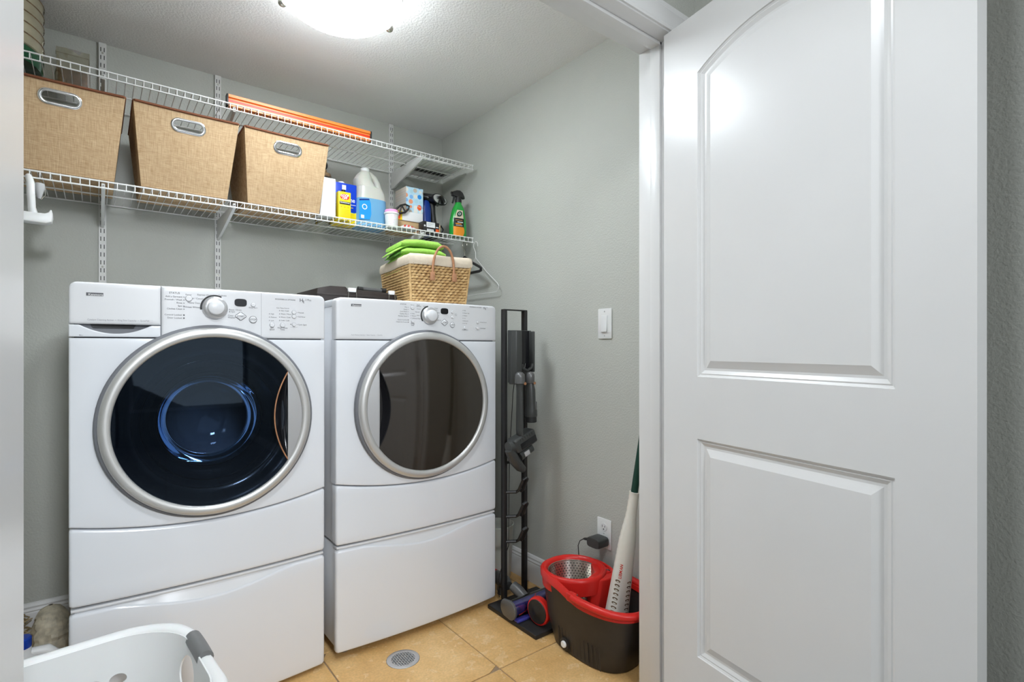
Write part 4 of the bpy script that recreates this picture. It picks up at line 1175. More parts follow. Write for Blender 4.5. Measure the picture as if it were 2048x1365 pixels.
def yellow_can():
    x0, x1, y0, y1, z1 = 0.859, 0.917, 2.365, 2.400, 1.806
    t = thing('remover_can', 'small yellow rectangular can of remover with red oval print', 'can', ((x0 + x1) / 2, y0, DL))
    MB().box(x0, x1, y0, y1, DL, z1).build('body', 'yellow', t, bevel=0.003)
    MB().lathe([(0.009, -0.003), (0.009, 0.012), (0.0001, 0.012)], c=((x0 + x1) / 2, (y0 + y1) / 2, z1), n=16).build('cap', 'black_plastic', t)
    e = y0 - 0.0005; cx = (x0 + x1) / 2
    MB().add([(cx + 0.0215 * math.cos(2 * PI * k / 28), e, 1.782 + 0.0135 * math.sin(2 * PI * k / 28)) for k in range(28)], [tuple(range(28))]).build('oval', 'red_print', t, smooth=False)
    w = MB()
    text_on(w, 'GOOF', 0.0148, lambda a, b: (cx + a, e - 0.0004, 1.7875 + b + a * 0.08), 'CENTER', 0.0004, 0.9)
    text_on(w, 'OFF', 0.0148, lambda a, b: (cx + a, e - 0.0004, 1.7755 + b + a * 0.08), 'CENTER', 0.0004, 0.9)
    w.build('lettering', 'white_gloss', t, smooth=False, kind='stuff')
    MB().add([(x0 + 0.005, e, 1.7475), (x1 - 0.003, e, 1.7475), (x1 - 0.003, e, 1.7605), (x0 + 0.005, e, 1.7605)], [(0, 1, 2, 3)]).build('black_band', 'print_black', t, smooth=False)
    w = MB(); text_on(w, 'PROFESSIONAL', 0.0068, lambda a, b: (cx + 0.001 + a, e - 0.0004, 1.7555 + b), 'CENTER', 0.0002, 0.95)
    w.build('band_lettering', 'white_gloss', t, smooth=False, kind='stuff')
    w = MB()
    for k in (-1, 0, 1): w.add([(cx + k * 0.016 + 0.003 * math.cos(2 * PI * q / 6), e, 1.736 + 0.003 * math.sin(2 * PI * q / 6)) for q in range(6)], [tuple(range(6))])
    for k in range(5): w.add([(x0 + 0.006, e, 1.722 - k * 0.007), (x1 - 0.006, e, 1.722 - k * 0.007), (x1 - 0.006, e, 1.7228 - k * 0.007), (x0 + 0.006, e, 1.7228 - k * 0.007)], [(0, 1, 2, 3)])
    w.build('small_print', 'orange', t, smooth=False, kind='stuff')
yellow_can()
def fluid_jug():
    cx, cy, z0 = 1.052, 2.480, DL
    t = thing('washer_fluid_jug', 'translucent jug of blue fluid with white cap and blue label', 'jug', (cx, cy, z0))
    hx, hy = 0.079, 0.062
    def ring(z, sx, sy, ox=0.0, n=40, p=0.55):
        out = []
        for k in range(n):
            a = 2 * PI * k / n; ca, sa = math.cos(a), math.sin(a)
            out.append((cx + ox + sx * math.copysign(abs(ca) ** p, ca), cy + sy * math.copysign(abs(sa) ** p, sa), z0 + z))
        return out
    # blue filled part
    MB().loops([ring(0, hx * 0.93, hy * 0.93), ring(0.006, hx, hy), ring(0.06, hx * 1.0, hy), ring(0.10, hx * 0.985, hy), ring(0.138, hx * 0.955, hy)], True, True).build('fluid', 'jug_fluid', t)
    # empty shoulder with a through handle: one swept body on the left, a handle tube on the right
    MB().loops([ring(0.138, hx * 0.955, hy), ring(0.170, hx * 0.90, hy * 0.98), ring(0.195, hx * 0.80, hy * 0.94, -0.006)], False, False).build('shoulder', 'jug_plastic', t)
    MB().loops([ring(0.195, hx * 0.80, hy * 0.94, -0.006), ring(0.200, hx * 0.62, hy * 0.9, -0.020, p=0.8), ring(0.235, 0.044, 0.046, -0.032, p=0.9), ring(0.262, 0.034, 0.036, -0.026, p=1), ring(0.280, 0.022, 0.022, -0.020, p=1)], False, True).build('neck', 'jug_plastic', t)
    hp = [(cx + 0.052, cy, z0 + 0.182), (cx + 0.050, cy, z0 + 0.205), (cx + 0.042, cy, z0 + 0.232), (cx + 0.026, cy, z0 + 0.256), (cx + 0.004, cy, z0 + 0.270), (cx - 0.016, cy, z0 + 0.272)]
    MB().tube(hp, [0.020, 0.0165, 0.015, 0.015, 0.015, 0.014], 14).build('handle', 'jug_plastic', t, ang=60)
    MB().lathe([(0.020, 0), (0.0205, 0.004), (0.0205, 0.016), (0.018, 0.018), (0.0001, 0.018)], c=(cx - 0.020, cy, z0 + 0.279), n=28).build('cap', 'white_plastic', t)
    # label wrapped on the front left
    e = cy - hy - 0.0012
    lab = [(cx - 0.074, 0.030), (cx - 0.022, 0.034), (cx - 0.014, 0.060), (cx - 0.016, 0.112), (cx - 0.022, 0.128), (cx - 0.074, 0.118)]
    MB().prism([(x, z0 + z) for x, z in lab], 'y', e, e + 0.0008).build('label', 'blue_label', t)
    MB().prism([(cx - 0.074, z0 + 0.118), (cx - 0.022, z0 + 0.128), (cx - 0.026, z0 + 0.134), (cx - 0.074, z0 + 0.126)], 'y', e - 0.0003, e + 0.0008).build('label_band', 'blue_deep', t)
    MB().lathe([(0.013, 0), (0.009, 0)], c=(cx - 0.048, e - 0.0006, z0 + 0.092), axis='y', n=24).build('emblem', 'white_gloss', t)
    MB().add([(cx - 0.066, e - 0.0004, z0 + 0.036), (cx - 0.050, e - 0.0004, z0 + 0.036), (cx - 0.050, e - 0.0004, z0 + 0.052), (cx - 0.066, e - 0.0004, z0 + 0.052)], [(0, 1, 2, 3)]).build('code_patch', 'white_gloss', t, smooth=False)
fluid_jug()
def pink_tub():
    c = (1.128, 2.385, DL)
    t = thing('scent_tub', 'small white speckled tub with a pink lid beside the blue jug', 'tub', c)
    MB().lathe([(0.0001, 0), (0.028, 0), (0.029, 0.003), (0.0325, 0.066), (0.0365, 0.067), (0.0365, 0.073), (0.033, 0.075)], c=c, n=32).build('body', 'white_plastic', t)
    MB().lathe([(0.033, 0.072), (0.0335, 0.074), (0.033, 0.084), (0.030, 0.088), (0.0001, 0.088)], c=c, n=32).build('lid', 'pink', t)
    w = MB(); r2 = random.Random(2)
    for k in range(40):
        a = r2.uniform(PI, 2 * PI); z = r2.uniform(0.008, 0.06); r = 0.0293 + 0.0035 * z / 0.066
        cc = Vector((c[0] + r * math.cos(a) * 1.012, c[1] + r * math.sin(a) * 1.012, c[2] + z)); tv = Vector((-math.sin(a), math.cos(a), 0))
        w.add([cc + tv * 0.001 * p + Vector((0, 0, 0.001 * q)) for p, q in ((-1, -1), (1, -1), (1, 1), (-1, 1))], [(0, 1, 2, 3)])
    w.build('speckles', 'pink', t, smooth=False, kind='stuff')
pink_tub()
def hand_brush():
    # black openwork grip leaning behind the tub
    t = thing('brush_grip', 'black openwork handle leaning behind the pink-lidded tub', 'brush', (1.15, 2.45, DL))
    o = [(1.147, 2.408, 1.760), (1.160, 2.408, 1.778), (1.187, 2.408, 1.802), (1.212, 2.408, 1.812), (1.235, 2.408, 1.806), (1.230, 2.408, 1.790), (1.212, 2.408, 1.772), (1.182, 2.408, 1.762)]
    MB().tube(o, 0.005, 8, closed=True).build('frame', 'black_plastic', t)
    MB().tube([(1.182, 2.408, 1.762), (1.194, 2.408, 1.804)], 0.004, 8).build('spoke', 'black_plastic', t)
    MB().tube([(1.194, 2.408, 1.804), (1.214, 2.408, 1.773)], 0.004, 8).build('spoke', 'black_plastic', t)
    MB().tube([(1.152, 2.412, 1.766), (1.153, 2.436, 1.74), (1.153, 2.452, 1.70), (1.153, 2.456, DL + 0.008)], [0.007, 0.008, 0.009, 0.010], 10).build('stem', 'black_plastic', t)
hand_brush()
def boxes_under():
    # cardboard sleeve, white flat carton, tissue box stacked on them
    x0, x1, y0, y1 = 1.198, 1.318, 2.418, 2.56
    t = thing('cardboard_box', 'flat brown cardboard box at the bottom of the tissue box stack', 'box', ((x0 + x1) / 2, y0, DL))
    MB().box(x0 - 0.022, x1, y0 + 0.006, y1, DL, DL + 0.058).build('body', 'cardboard', t, bevel=0.001)
    MB().box(x0 - 0.022, x1, y0 + 0.0055, y0 + 0.0065, DL + 0.024, DL + 0.027).build('flap_line', 'food_brown', t)
    z1 = DL + 0.0585
    t = thing('flat_carton', 'white flat carton with yellow and red end, under the tissue box', 'carton', ((x0 + x1) / 2, y0, z1))
    MB().box(x0 + 0.004, x1, y0, y1, z1, z1 + 0.047).build('body', 'white_gloss', t, bevel=0.001)
    MB().box(x0 - 0.020, x0 + 0.0042, y0 + 0.0015, y1, z1, z1 + 0.0465).build('yellow_end', 'yellow', t, bevel=0.001)
    MB().box(x0 - 0.0208, x0 - 0.006, y0 + 0.0008, y1 - 0.001, z1 + 0.004, z1 + 0.030).build('red_patch', 'orange_red', t)
    z2 = z1 + 0.0475
    tx0, tx1, ty0, ty1 = 1.225, 1.322, 2.424, 2.545
    t = thing('tissue_box', 'tissue carton printed with blue, tan and orange dots', 'tissue box', ((tx0 + tx1) / 2, ty0, z2))
    MB().box(tx0, tx1, ty0, ty1, z2, z2 + 0.129).build('body', 'carton_side', t, bevel=0.0015)
    MB().box(tx0 + 0.001, tx1 - 0.0005, ty0 - 0.0006, ty0 + 0.001, z2 + 0.001, z2 + 0.128).build('dotted_face', 'dots_print', t)
    w = MB(); n = 6
    w.add([(1.300 + 0.0135 * math.cos(2 * PI * k / n + 0.3), ty0 - 0.0011, z2 + 0.030 + 0.0155 * math.sin(2 * PI * k / n + 0.3)) for k in range(n)], [tuple(range(n))])
    p = w.build('logo_patch', 'orange_red', t, smooth=False)
    w = MB(); text_on(w, 'Kleenex', 0.0062, lambda a, b: (1.300 + a, ty0 - 0.0015, z2 + 0.034 + b - 0.2 * a), 'CENTER', 0.0001, 0.9)
    w.build('lettering', 'white_gloss', p, smooth=False, kind='stuff')
boxes_under()
def packet():
    t = thing('foil_packet', 'red and white printed packet lying in front of the tissue box stack', 'packet', (1.205, 2.36, DL))
    def P(i, j):
        u, v = i / 10, j / 6
        th = 0.011 * math.sin(PI * u) * math.sin(PI * v)
        return u, v, th
    MB().grid(lambda i, j: (1.150 + 0.108 * i / 10, 2.335 + 0.07 * j / 6, DL + 0.003 + 2 * P(i, j)[2] + 0.001 * math.sin(9 * i)), 11, 7).build('top_film', 'white_gloss', t)
    MB().grid(lambda i, j: (1.150 + 0.108 * i / 10, 2.335 + 0.07 * j / 6, DL + 0.001), 11, 7).build('base_film', 'white_gloss', t)
    for k in range(4):
        MB().grid(lambda i, j: (1.170 + 0.020 * k + 0.012 * j + 0.006 * i, 2.340 + 0.055 * i / 6, DL + 0.0042 + 2 * 0.011 * math.sin(PI * min(1, (0.02 + 0.020 * k + 0.012 * j + 0.006 * i) / 0.108)) * math.sin(PI * (0.005 + 0.055 * i / 6) / 0.07)), 7, 2).build('red_stripe', 'red_print', t)
packet()
def garment_steamer():
    c = (1.372, 2.47, DL)
    t = thing('garment_steamer', 'black and blue handheld steamer with mirrored face beside the tissue box', 'garment steamer', c)
    # blue water tank
    MB().loops([[(c[0] - 0.016 + sx * math.copysign(abs(math.cos(2 * PI * k / 24)) ** 0.7, math.cos(2 * PI * k / 24)), c[1] + sy * math.sin(2 * PI * k / 24), c[2] + z) for k in range(24)] for z, sx, sy in ((0.0, 0.028, 0.03), (0.01, 0.032, 0.034), (0.14, 0.032, 0.034), (0.175, 0.026, 0.03), (0.19, 0.018, 0.024))], True, True).build('tank', 'blue_deep', t)
    # black stem and head
    MB().tube([(c[0] + 0.042, c[1], c[2] + 0.0), (c[0] + 0.040, c[1], c[2] + 0.06), (c[0] + 0.032, c[1], c[2] + 0.13), (c[0] + 0.026, c[1], c[2] + 0.185)], [0.020, 0.018, 0.016, 0.019], 16).build('handle', 'black_plastic', t)
    MB().tube([(c[0] - 0.045, c[1], c[2] + 0.215), (c[0] - 0.01, c[1] - 0.004, c[2] + 0.211), (c[0] + 0.03, c[1] - 0.014, c[2] + 0.204), (c[0] + 0.058, c[1] - 0.024, c[2] + 0.198)], [0.016, 0.021, 0.028, 0.030], 20).build('head', 'black_gloss', t, ang=60)
    # oval mirrored steam plate facing the room
    mb = MB(); pl = []
    for k in range(28):
        a = 2 * PI * k / 28
        pl.append((0.046 * math.cos(a), 0.0235 * math.sin(a)))
    M = Matrix.Translation((c[0] + 0.045, c[1] - 0.052, c[2] + 0.198)) @ Matrix.Rotation(math.radians(6), 4, 'Y') @ Matrix.Rotation(math.radians(12), 4, 'Z')
    mb.loops([[(x * 1.12, 0.028, z * 1.15) for x, z in pl], [(x * 1.15, 0.0, z * 1.2) for x, z in pl], [(x * 1.0, -0.003, z) for x, z in pl]]).xform(M).build('face_rim', 'black_gloss', t)
    mb = MB().loops([[(x, -0.0032, z) for x, z in pl], [(x * 0.02, -0.0045, z * 0.02) for x, z in pl]]).xform(M).build('steam_plate', 'chrome', t)
    MB().tube([(c[0] + 0.055, c[1], c[2] + 0.006), (c[0] + 0.078, c[1] - 0.01, c[2] + 0.02), (c[0] + 0.085, c[1] - 0.02, c[2] + 0.05), (c[0] + 0.072, c[1] - 0.02, c[2] + 0.068), (c[0] + 0.060, c[1] - 0.02, c[2] + 0.045), (c[0] + 0.07, c[1] - 0.015, c[2] + 0.012), (c[0] + 0.085, c[1] - 0.01, c[2] + 0.004)], 0.0045, 8).build('cord', 'black_plastic', t)
garment_steamer()
def small_carton():
    x0, x1, y0, y1, z1 = 1.281, 1.372, 2.345, 2.395, 1.728
    t = thing('printed_carton', 'small black and white printed carton with red corner at the shelf edge', 'carton', ((x0 + x1) / 2, y0, DL))
    MB().box(x0, x1, y0, y1, DL, z1).build('body', 'black_plastic', t, bevel=0.001)
    e = y0 - 0.0005
    MB().add([(x0 + 0.017, e, DL + 0.024), (x0 + 0.066, e, DL + 0.024), (x0 + 0.066, e, z1 - 0.002), (x0 + 0.017, e, z1 - 0.002)], [(0, 1, 2, 3)]).build('white_label', 'white_gloss', t, smooth=False)
    MB().add([(x0 + 0.070, e, DL + 0.004), (x0 + 0.088, e, DL + 0.004), (x0 + 0.088, e, DL + 0.020), (x0 + 0.070, e, DL + 0.020)], [(0, 1, 2, 3)]).build('red_patch', 'orange_red', t, smooth=False)
    w = MB()
    for k in range(5): w.add([(x0 + 0.020 + 0.008 * k, e, DL + 0.005), (x0 + 0.026 + 0.008 * k, e, DL + 0.005), (x0 + 0.026 + 0.008 * k, e, DL + 0.016), (x0 + 0.020 + 0.008 * k, e, DL + 0.016)], [(0, 1, 2, 3)])
    w.add([(x0 + 0.003, e, DL + 0.026), (x0 + 0.012, e, DL + 0.026), (x0 + 0.012, e, DL + 0.034), (x0 + 0.003, e, DL + 0.034)], [(0, 1, 2, 3)])
    w.add([(x0 + 0.070, e, DL + 0.026), (x0 + 0.086, e, DL + 0.026), (x0 + 0.086, e, DL + 0.031), (x0 + 0.070, e, DL + 0.031)], [(0, 1, 2, 3)])
    w.build('white_print', 'white_gloss', t, smooth=False, kind='stuff')
    w = MB()
    for k in range(3): w.add([(x0 + 0.022, e - 0.0003, z1 - 0.010 - 0.005 * k), (x0 + 0.060 - 0.01 * k, e - 0.0003, z1 - 0.010 - 0.005 * k), (x0 + 0.060 - 0.01 * k, e - 0.0003, z1 - 0.0085 - 0.005 * k), (x0 + 0.022, e - 0.0003, z1 - 0.0085 - 0.005 * k)], [(0, 1, 2, 3)])
    w.build('label_print', 'print_light', t, smooth=False, kind='stuff')
    MB().box(x1 - 0.004, x1 + 0.006, y0 + 0.001, y0 + 0.003, DL, z1 - 0.008).build('side_tab', 'cardboard', t)
small_carton()
def spray_bottle():
    cx, cy = 1.496, 2.365
    t = thing('spray_bottle', 'green trigger spray bottle with black head at the right end of the shelf', 'spray bottle', (cx, cy, DL))
    def ring(z, sx, sy, ox=0.0, n=36, p=0.75):
        return [(cx + ox + sx * math.copysign(abs(math.cos(2 * PI * k / n)) ** p, math.cos(2 * PI * k / n)), cy + sy * math.copysign(abs(math.sin(2 * PI * k / n)) ** p, math.sin(2 * PI * k / n)), DL + z) for k in range(n)]
    MB().loops([ring(0, 0.044, 0.024), ring(0.006, 0.048, 0.027), ring(0.05, 0.049, 0.028), ring(0.09, 0.045, 0.027), ring(0.125, 0.038, 0.025, 0.002), ring(0.150, 0.031, 0.023, 0.003), ring(0.168, 0.023, 0.019, 0.003, p=1), ring(0.176, 0.017, 0.016, 0.003, p=1), ring(0.186, 0.016, 0.016, 0.003, p=1)], True, True).build('bottle', 'spray_green', t)
    MB().lathe([(0.0175, 0), (0.0175, 0.016), (0.0145, 0.022), (0.013, 0.036)], c=(cx + 0.003, cy, DL + 0.182), n=24).build('collar', 'black_plastic', t)
    hd = [(cx - 0.036, 0.222), (cx - 0.034, 0.214), (cx - 0.010, 0.212), (cx + 0.010, 0.212), (cx + 0.038, 0.206), (cx + 0.036, 0.218), (cx + 0.024, 0.238), (cx + 0.008, 0.247), (cx - 0.012, 0.245), (cx - 0.034, 0.236)]
    MB().prism([(x, DL + z) for x, z in hd], 'y', cy - 0.012, cy + 0.012).build('head', 'black_plastic', t, bevel=0.003)
    MB().tube([(cx - 0.022, cy, DL + 0.216), (cx - 0.026, cy, DL + 0.196), (cx - 0.033, cy, DL + 0.176)], [0.006, 0.0055, 0.005], 8).build('trigger', 'black_plastic', t)
    MB().cyl((cx - 0.040, cy, DL + 0.229), (cx - 0.034, cy, DL + 0.229), 0.007, 12).build('nozzle', 'black_plastic', t)
    # label: cream shield with green oval, dark band, orange picture
    lp = []
    def L(pts, m, nm, e):
        def Y(x, z):
            hx = 0.048 if z < 0.07 else 0.048 - (z - 0.07) * 0.16
            k = min(abs(x - cx) / hx, 0.97)
            return cy - 0.0275 * (1 - k ** 2.7) ** 0.37 - e + (max(z - 0.09, 0) * 0.05)
        mb = MB(); n = 14
        zs = [pts[0] + (pts[1] - pts[0]) * k / 8 for k in range(9)]
        mb.grid(lambda i, j: (pts[2](zs[j]) + (pts[3](zs[j]) - pts[2](zs[j])) * i / n, Y(pts[2](zs[j]) + (pts[3](zs[j]) - pts[2](zs[j])) * i / n, zs[j]), DL + zs[j]), n + 1, 9)
        mb.build(nm, m, t)
    L((0.002, 0.050, lambda z: cx - 0.040, lambda z: cx + 0.012 + 0.012 * math.sin(PI * z / 0.06)), 'orange', 'label_picture', 0.001)
    L((0.050, 0.095, lambda z: cx - 0.039, lambda z: cx + 0.020), 'print_black', 'label_band', 0.0011)
    L((0.095, 0.138, lambda z: cx - 0.034 + (z - 0.095) * 0.35, lambda z: cx + 0.018 - (z - 0.095) * 0.1), 'liner', 'label_top', 0.001)
    w = MB(); w.loops([[(cx - 0.008 + r * 1.2 * math.cos(2 * PI * k / 20) , cy - 0.0300, DL + 0.117 + r * math.sin(2 * PI * k / 20) + 0.3 * r * math.cos(2 * PI * k / 20)) for k in range(20)] for r in (0.0135, 0.009, 0.0001)])
    w.build('emblem', 'handle_green', t)
    w = MB(); w.loops([[(cx - 0.008 + r * 1.2 * math.cos(2 * PI * k / 20), cy - 0.0305, DL + 0.117 + r * math.sin(2 * PI * k / 20) + 0.3 * r * math.cos(2 * PI * k / 20)) for k in range(20)] for r in (0.0065, 0.004)])
    w.build('emblem_ring', 'white_gloss', t)
    for z, m, a, b in ((0.084, 'leather', -0.030, 0.010), (0.074, 'white_gloss', -0.020, 0.014), (0.065, 'orange', -0.030, 0.004), (0.057, 'grey_light', -0.028, 0.010)):
        L((z - 0.0022, z + 0.0022, lambda q, a=a: cx + a, lambda q, b=b: cx + b), m, 'label_line', 0.0018)
spray_bottle()
# black folded cloth seen under the right end of the lower shelf
def cable_bundle():
    t = thing('cable_bundle', 'bundle of black cable lying on the lower shelf near the spray bottle', 'cable', (1.42, 2.55, DL))
    for k in range(4):
        pts = [(1.40 + 0.055 * math.cos(a) + 0.004 * k, 2.575 + 0.075 * math.sin(a), DL + 0.006 + 0.009 * k) for a in [2 * PI * q / 20 for q in range(20)]]
        MB().tube(pts, 0.0045, 6, closed=True).build('coil', 'black_plastic', t)
cable_bundle()

# ------------------------------------------------------------------ hangers under the shelf
def wire_hanger(name, label, X, yc, ztop, half, drop, r, m, hook_m=None, group=None):
    t = thing(name, label, 'hanger', (X, yc, ztop), group)
    hk = []
    for k in range(15):
        a = math.radians(200 - 250 * k / 14)
        hk.append((X, yc + 0.020 * math.cos(a), ztop - 0.020 + 0.020 * math.sin(a)))
    hk = [p for p in hk] + [(X, yc, ztop - 0.055), (X, yc, ztop - 0.085)]
    MB().tube(hk, min(r, 0.0018), 8).build('hook', hook_m or m, t)
    zs = ztop - 0.085
    body = [(X, yc, zs), (X, yc - half * 0.5, zs - drop * 0.50), (X, yc - half * 0.93, zs - drop * 0.86), (X, yc - half, zs - drop * 0.95), (X, yc - half * 0.985, zs - drop * 1.08), (X, yc - half * 0.9, zs - drop * 1.12),
            (X, yc + half * 0.9, zs - drop * 1.12), (X, yc + half * 0.985, zs - drop * 1.08), (X, yc + half, zs - drop * 0.95), (X, yc + half * 0.93, zs - drop * 0.86), (X, yc + half * 0.5, zs - drop * 0.50)]
    MB().tube(body, r, 8, closed=True).build('frame', m, t)
    return t
hz = Z_LO - 0.0225 + 0.0045
wire_hanger('wire_hanger', 'thin white wire hanger behind the wicker basket, nearest the right wall', 1.575, SY0, hz + 0.002, 0.205, 0.175, 0.0017, 'white_wire', group='hangers under the lower shelf')
wire_hanger('padded_hanger', 'thick black hanger hanging under the shelf behind the wicker basket', 1.520, SY0 + 0.02, hz + 0.002, 0.150, 0.080, 0.0072, 'black_plastic', 'steel', group='hangers under the lower shelf')

# ironing-caddy hook at the left end of the lower shelf
def caddy_hook():
    t = thing('caddy_hook', 'white plastic hook hanging under the left end of the lower shelf', 'hook', (-0.165, 2.29, 1.49))
    MB().tube([(-0.176, 2.313, 1.652), (-0.173, 2.300, 1.640), (-0.169, 2.286, 1.622), (-0.168, 2.282, 1.59), (-0.166, 2.284, 1.545), (-0.162, 2.290, 1.522)], [0.008, 0.0095, 0.0105, 0.0105, 0.010, 0.012], 14).build('arm', 'white_plastic', t, ang=60)
    tr = [(-0.30, 1.500), (-0.13, 1.497), (-0.118, 1.503), (-0.1155, 1.520), (-0.1165, 1.540), (-0.1205, 1.543), (-0.1245, 1.534), (-0.133, 1.528), (-0.30, 1.530)]
    MB().prism(tr, 'y', 2.272, 2.320).build('trough', 'white_plastic', t, bevel=0.005, seg=3)
    MB().lathe([(0.013, 0), (0.015, -0.012), (0.006, -0.045), (0.004, -0.050)], c=(-0.150, 2.315, 1.632), n=18).build('cone', 'grey_light', t)
    MB().tube([(-0.155, 2.315, 1.672), (-0.150, 2.330, 1.645), (-0.138, 2.335, 1.632), (-0.136, 2.335, 1.600), (-0.146, 2.325, 1.582)], 0.0014, 6).build('wire_loop', 'steel', t)
caddy_hook()
# ------------------------------------------------------------------ on top of the dryer
ZD = 1.2702
def tool_case():
    x0, x1, y0, y1 = 0.652, 0.985, 2.03, 2.30
    z1 = 1.333
    t = thing('tool_case', 'black plastic tool case with metal clips lying on the dryer behind the basket', 'tool case', ((x0 + x1) / 2, (y0 + y1) / 2, ZD))
    xs = [(x0, 0.022), (x0 + 0.06, 0.0), (x0 + 0.105, 0.0), (x0 + 0.11, 0.012), (x0 + 0.155, 0.012), (x0 + 0.16, 0.004)]
    poly = [(x0, ZD), (x1, ZD), (x1, z1 - 0.020), (x1 - 0.02, z1 - 0.014), (x0 + 0.165, z1 - 0.008), (x0 + 0.158, z1 - 0.004), (x0 + 0.128, z1 - 0.004), (x0 + 0.122, z1 - 0.010), (x0 + 0.116, z1), (x0 + 0.055, z1), (x0 + 0.004, z1 - 0.012)]
    MB().prism(poly, 'y', y0, y1).build('shell', 'case_black', t, bevel=0.004)
    MB().box(x0 + 0.002, x1 - 0.002, y0 - 0.004, y0 + 0.002, ZD + 0.026, ZD + 0.034).build('seam_ridge', 'case_black', t, bevel=0.001)
    for xa, w in ((x0 + 0.122, 0.032), (x1 - 0.040, 0.026)):
        MB().box(xa, xa + w, y0 - 0.009, y0 + 0.004, z1 - 0.020, z1 - 0.004).build('clip', 'white_gloss', t, bevel=0.002)
        MB().tube([(xa + 0.001, y0 - 0.008, z1 - 0.018), (xa - 0.002, y0 - 0.008, ZD + 0.012), (xa + w + 0.002, y0 - 0.008, ZD + 0.012), (xa + w - 0.001, y0 - 0.008, z1 - 0.018)], 0.0016, 6).build('clip_bail', 'steel', t)
    MB().tube([(x0 + 0.19, y0 + 0.03, z1 - 0.001), (x0 + 0.28, y0 + 0.03, z1 - 0.004)], 0.009, 12).build('carry_grip', 'grey_mid', t)
    for xx in (x0 + 0.185, x0 + 0.285):
        MB().tube([(xx - 0.01, y0 + 0.03, z1 - 0.002), (xx + 0.01, y0 + 0.03, z1 - 0.003)], 0.0105, 12).build('grip_end', 'black_plastic', t)
tool_case()

def wicker_basket():
    cx, cy = 1.155, 2.11
    rz = math.radians(-8)
    t = thing('wicker_basket', 'woven straw basket with cream cloth liner and leather handles, on the dryer', 'basket', (cx, cy, ZD), rotz=rz)
    O = (0, 0, 0)
    bx, by, tx, ty, h = 0.118, 0.170, 0.132, 0.195, 0.178
    def dims(z): k = z / h; return bx + (tx - bx) * k, by + (ty - by) * k
    # inner core so no light leaks
    core = MB()
    core.loops([[(sx * a * 0.97, sy * b * 0.97, z) for sx, sy in ((-1, -1), (1, -1), (1, 1), (-1, 1))] for z, (a, b) in ((0.002, dims(0)), (h, dims(h)))], True, False)
    core.build('lining_wall', 'leather', t, origin=O, smooth=False)
    rows, pitch = 15, 0.0122
    for side in range(4):
        mb = MB()
        for r in range(rows):
            z = 0.007 + r * pitch * (h - 0.004) / (rows * pitch)
            a, b = dims(z)
            L = 2 * a if side % 2 == 0 else 2 * b
            n = max(3, int(round(L / 0.0205)))
            for k in range(n + (r % 2)):
                u = -L / 2 + L * (k + (0.0 if r % 2 else 0.5)) / n
                u = min(max(u, -L / 2 + 0.006), L / 2 - 0.006)
                out = 0.0042
                # a flattened twisted strand: short tube that dips at both ends
                hl = L / n * 0.62
                pts = []; rr = []
                for q, (du, dout, dz, rad) in enumerate(((-1, -0.003, -0.0028, 0.0025), (-0.5, 0.0008, -0.0010, 0.0050), (0, 0.002, 0.0002, 0.0060), (0.5, 0.0008, 0.0012, 0.0050), (1, -0.003, 0.0026, 0.0025))):
                    uu = min(max(u + du * hl, -L / 2), L / 2)
                    d = out + dout - 0.0015
                    if side == 0: p = (uu, -b - d, z + dz)
                    elif side == 1: p = (a + d, uu, z + dz)
                    elif side == 2: p = (-uu, b + d, z + dz)
                    else: p = (-a - d, -uu, z + dz)
                    pts.append(p); rr.append(rad)
                mb.tube(pts, rr, 6)
        mb.build('woven_side', 'wicker', t, origin=O, kind='stuff', ang=60)
    for sx, sy in ((-1, -1), (1, -1), (1, 1), (-1, 1)):
        MB().tube([(sx * (bx + 0.003), sy * (by + 0.003), 0), (sx * (tx + 0.003), sy * (ty + 0.003), h)], 0.0055, 8).build('corner_post', 'wicker', t, origin=O)
    # turned-over liner: a soft cuff that sags between the corners
    rnd = random.Random(4)
    N = 72
    def perim(k, ex, z):
        a, b = dims(min(z, h))
        a += ex; b += ex
        P = 4 * (a + b); s = (k / N * P) % P
        cs = [(-a, -b), (a, -b), (a, b), (-a, b)]
        for i in range(4):
            L = 2 * a if i % 2 == 0 else 2 * b
            if s <= L:
                u = s / L; p, q = cs[i], cs[(i + 1) % 4]
                return p[0] + (q[0] - p[0]) * u, p[1] + (q[1] - p[1]) * u
            s -= L
        return cs[0]
    wob = [rnd.uniform(-1, 1) for _ in range(N)]
    def loop(ex, z, wa):
        return [(perim(k, ex + 0.0008 * wob[k] * (wa > 0), z)[0], perim(k, ex + 0.0008 * wob[k] * (wa > 0), z)[1], z + wa * 0.0012 * math.sin(k * 0.5) + wa * 0.0006 * wob[k]) for k in range(N)]
    MB().loops([loop(0.0095, h - 0.014, 1), loop(0.012, h - 0.004, 0.5), loop(0.011, h + 0.014, 0.5), loop(0.008, h + 0.026, 1), loop(0.002, h + 0.030, 1), loop(-0.006, h + 0.020, 0.5), loop(-0.010, h - 0.06, 0)]).build('liner', 'liner', t, origin=O, ang=60)
    # leather handles on the short sides
    for s in (-1, 1):
        y = s * (ty + 0.017)
        pts = []
        for k in range(17):
            a = PI * k / 16
            pts.append((0.006 + 0.047 * math.cos(a), y + s * 0.004 * math.sin(a), 0.132 + 0.112 * math.sin(a) ** 0.8))
        pts = [(0.056, y - s * 0.004, 0.105)] + pts + [(-0.044, y - s * 0.004, 0.105)]
        hd = MB().tube(pts, [0.006] + [0.0052] * 17 + [0.006], 10).build('handle', 'leather', t, origin=O, ang=60)
        for x in (0.055, -0.043):
            MB().prism([(x - 0.011, 0.100), (x + 0.011, 0.100), (x + 0.009, 0.135), (x - 0.009, 0.135)], 'y', y - 0.006, y + 0.004).build('handle_tab', 'leather', hd, bevel=0.003)
    return t
wicker_basket()

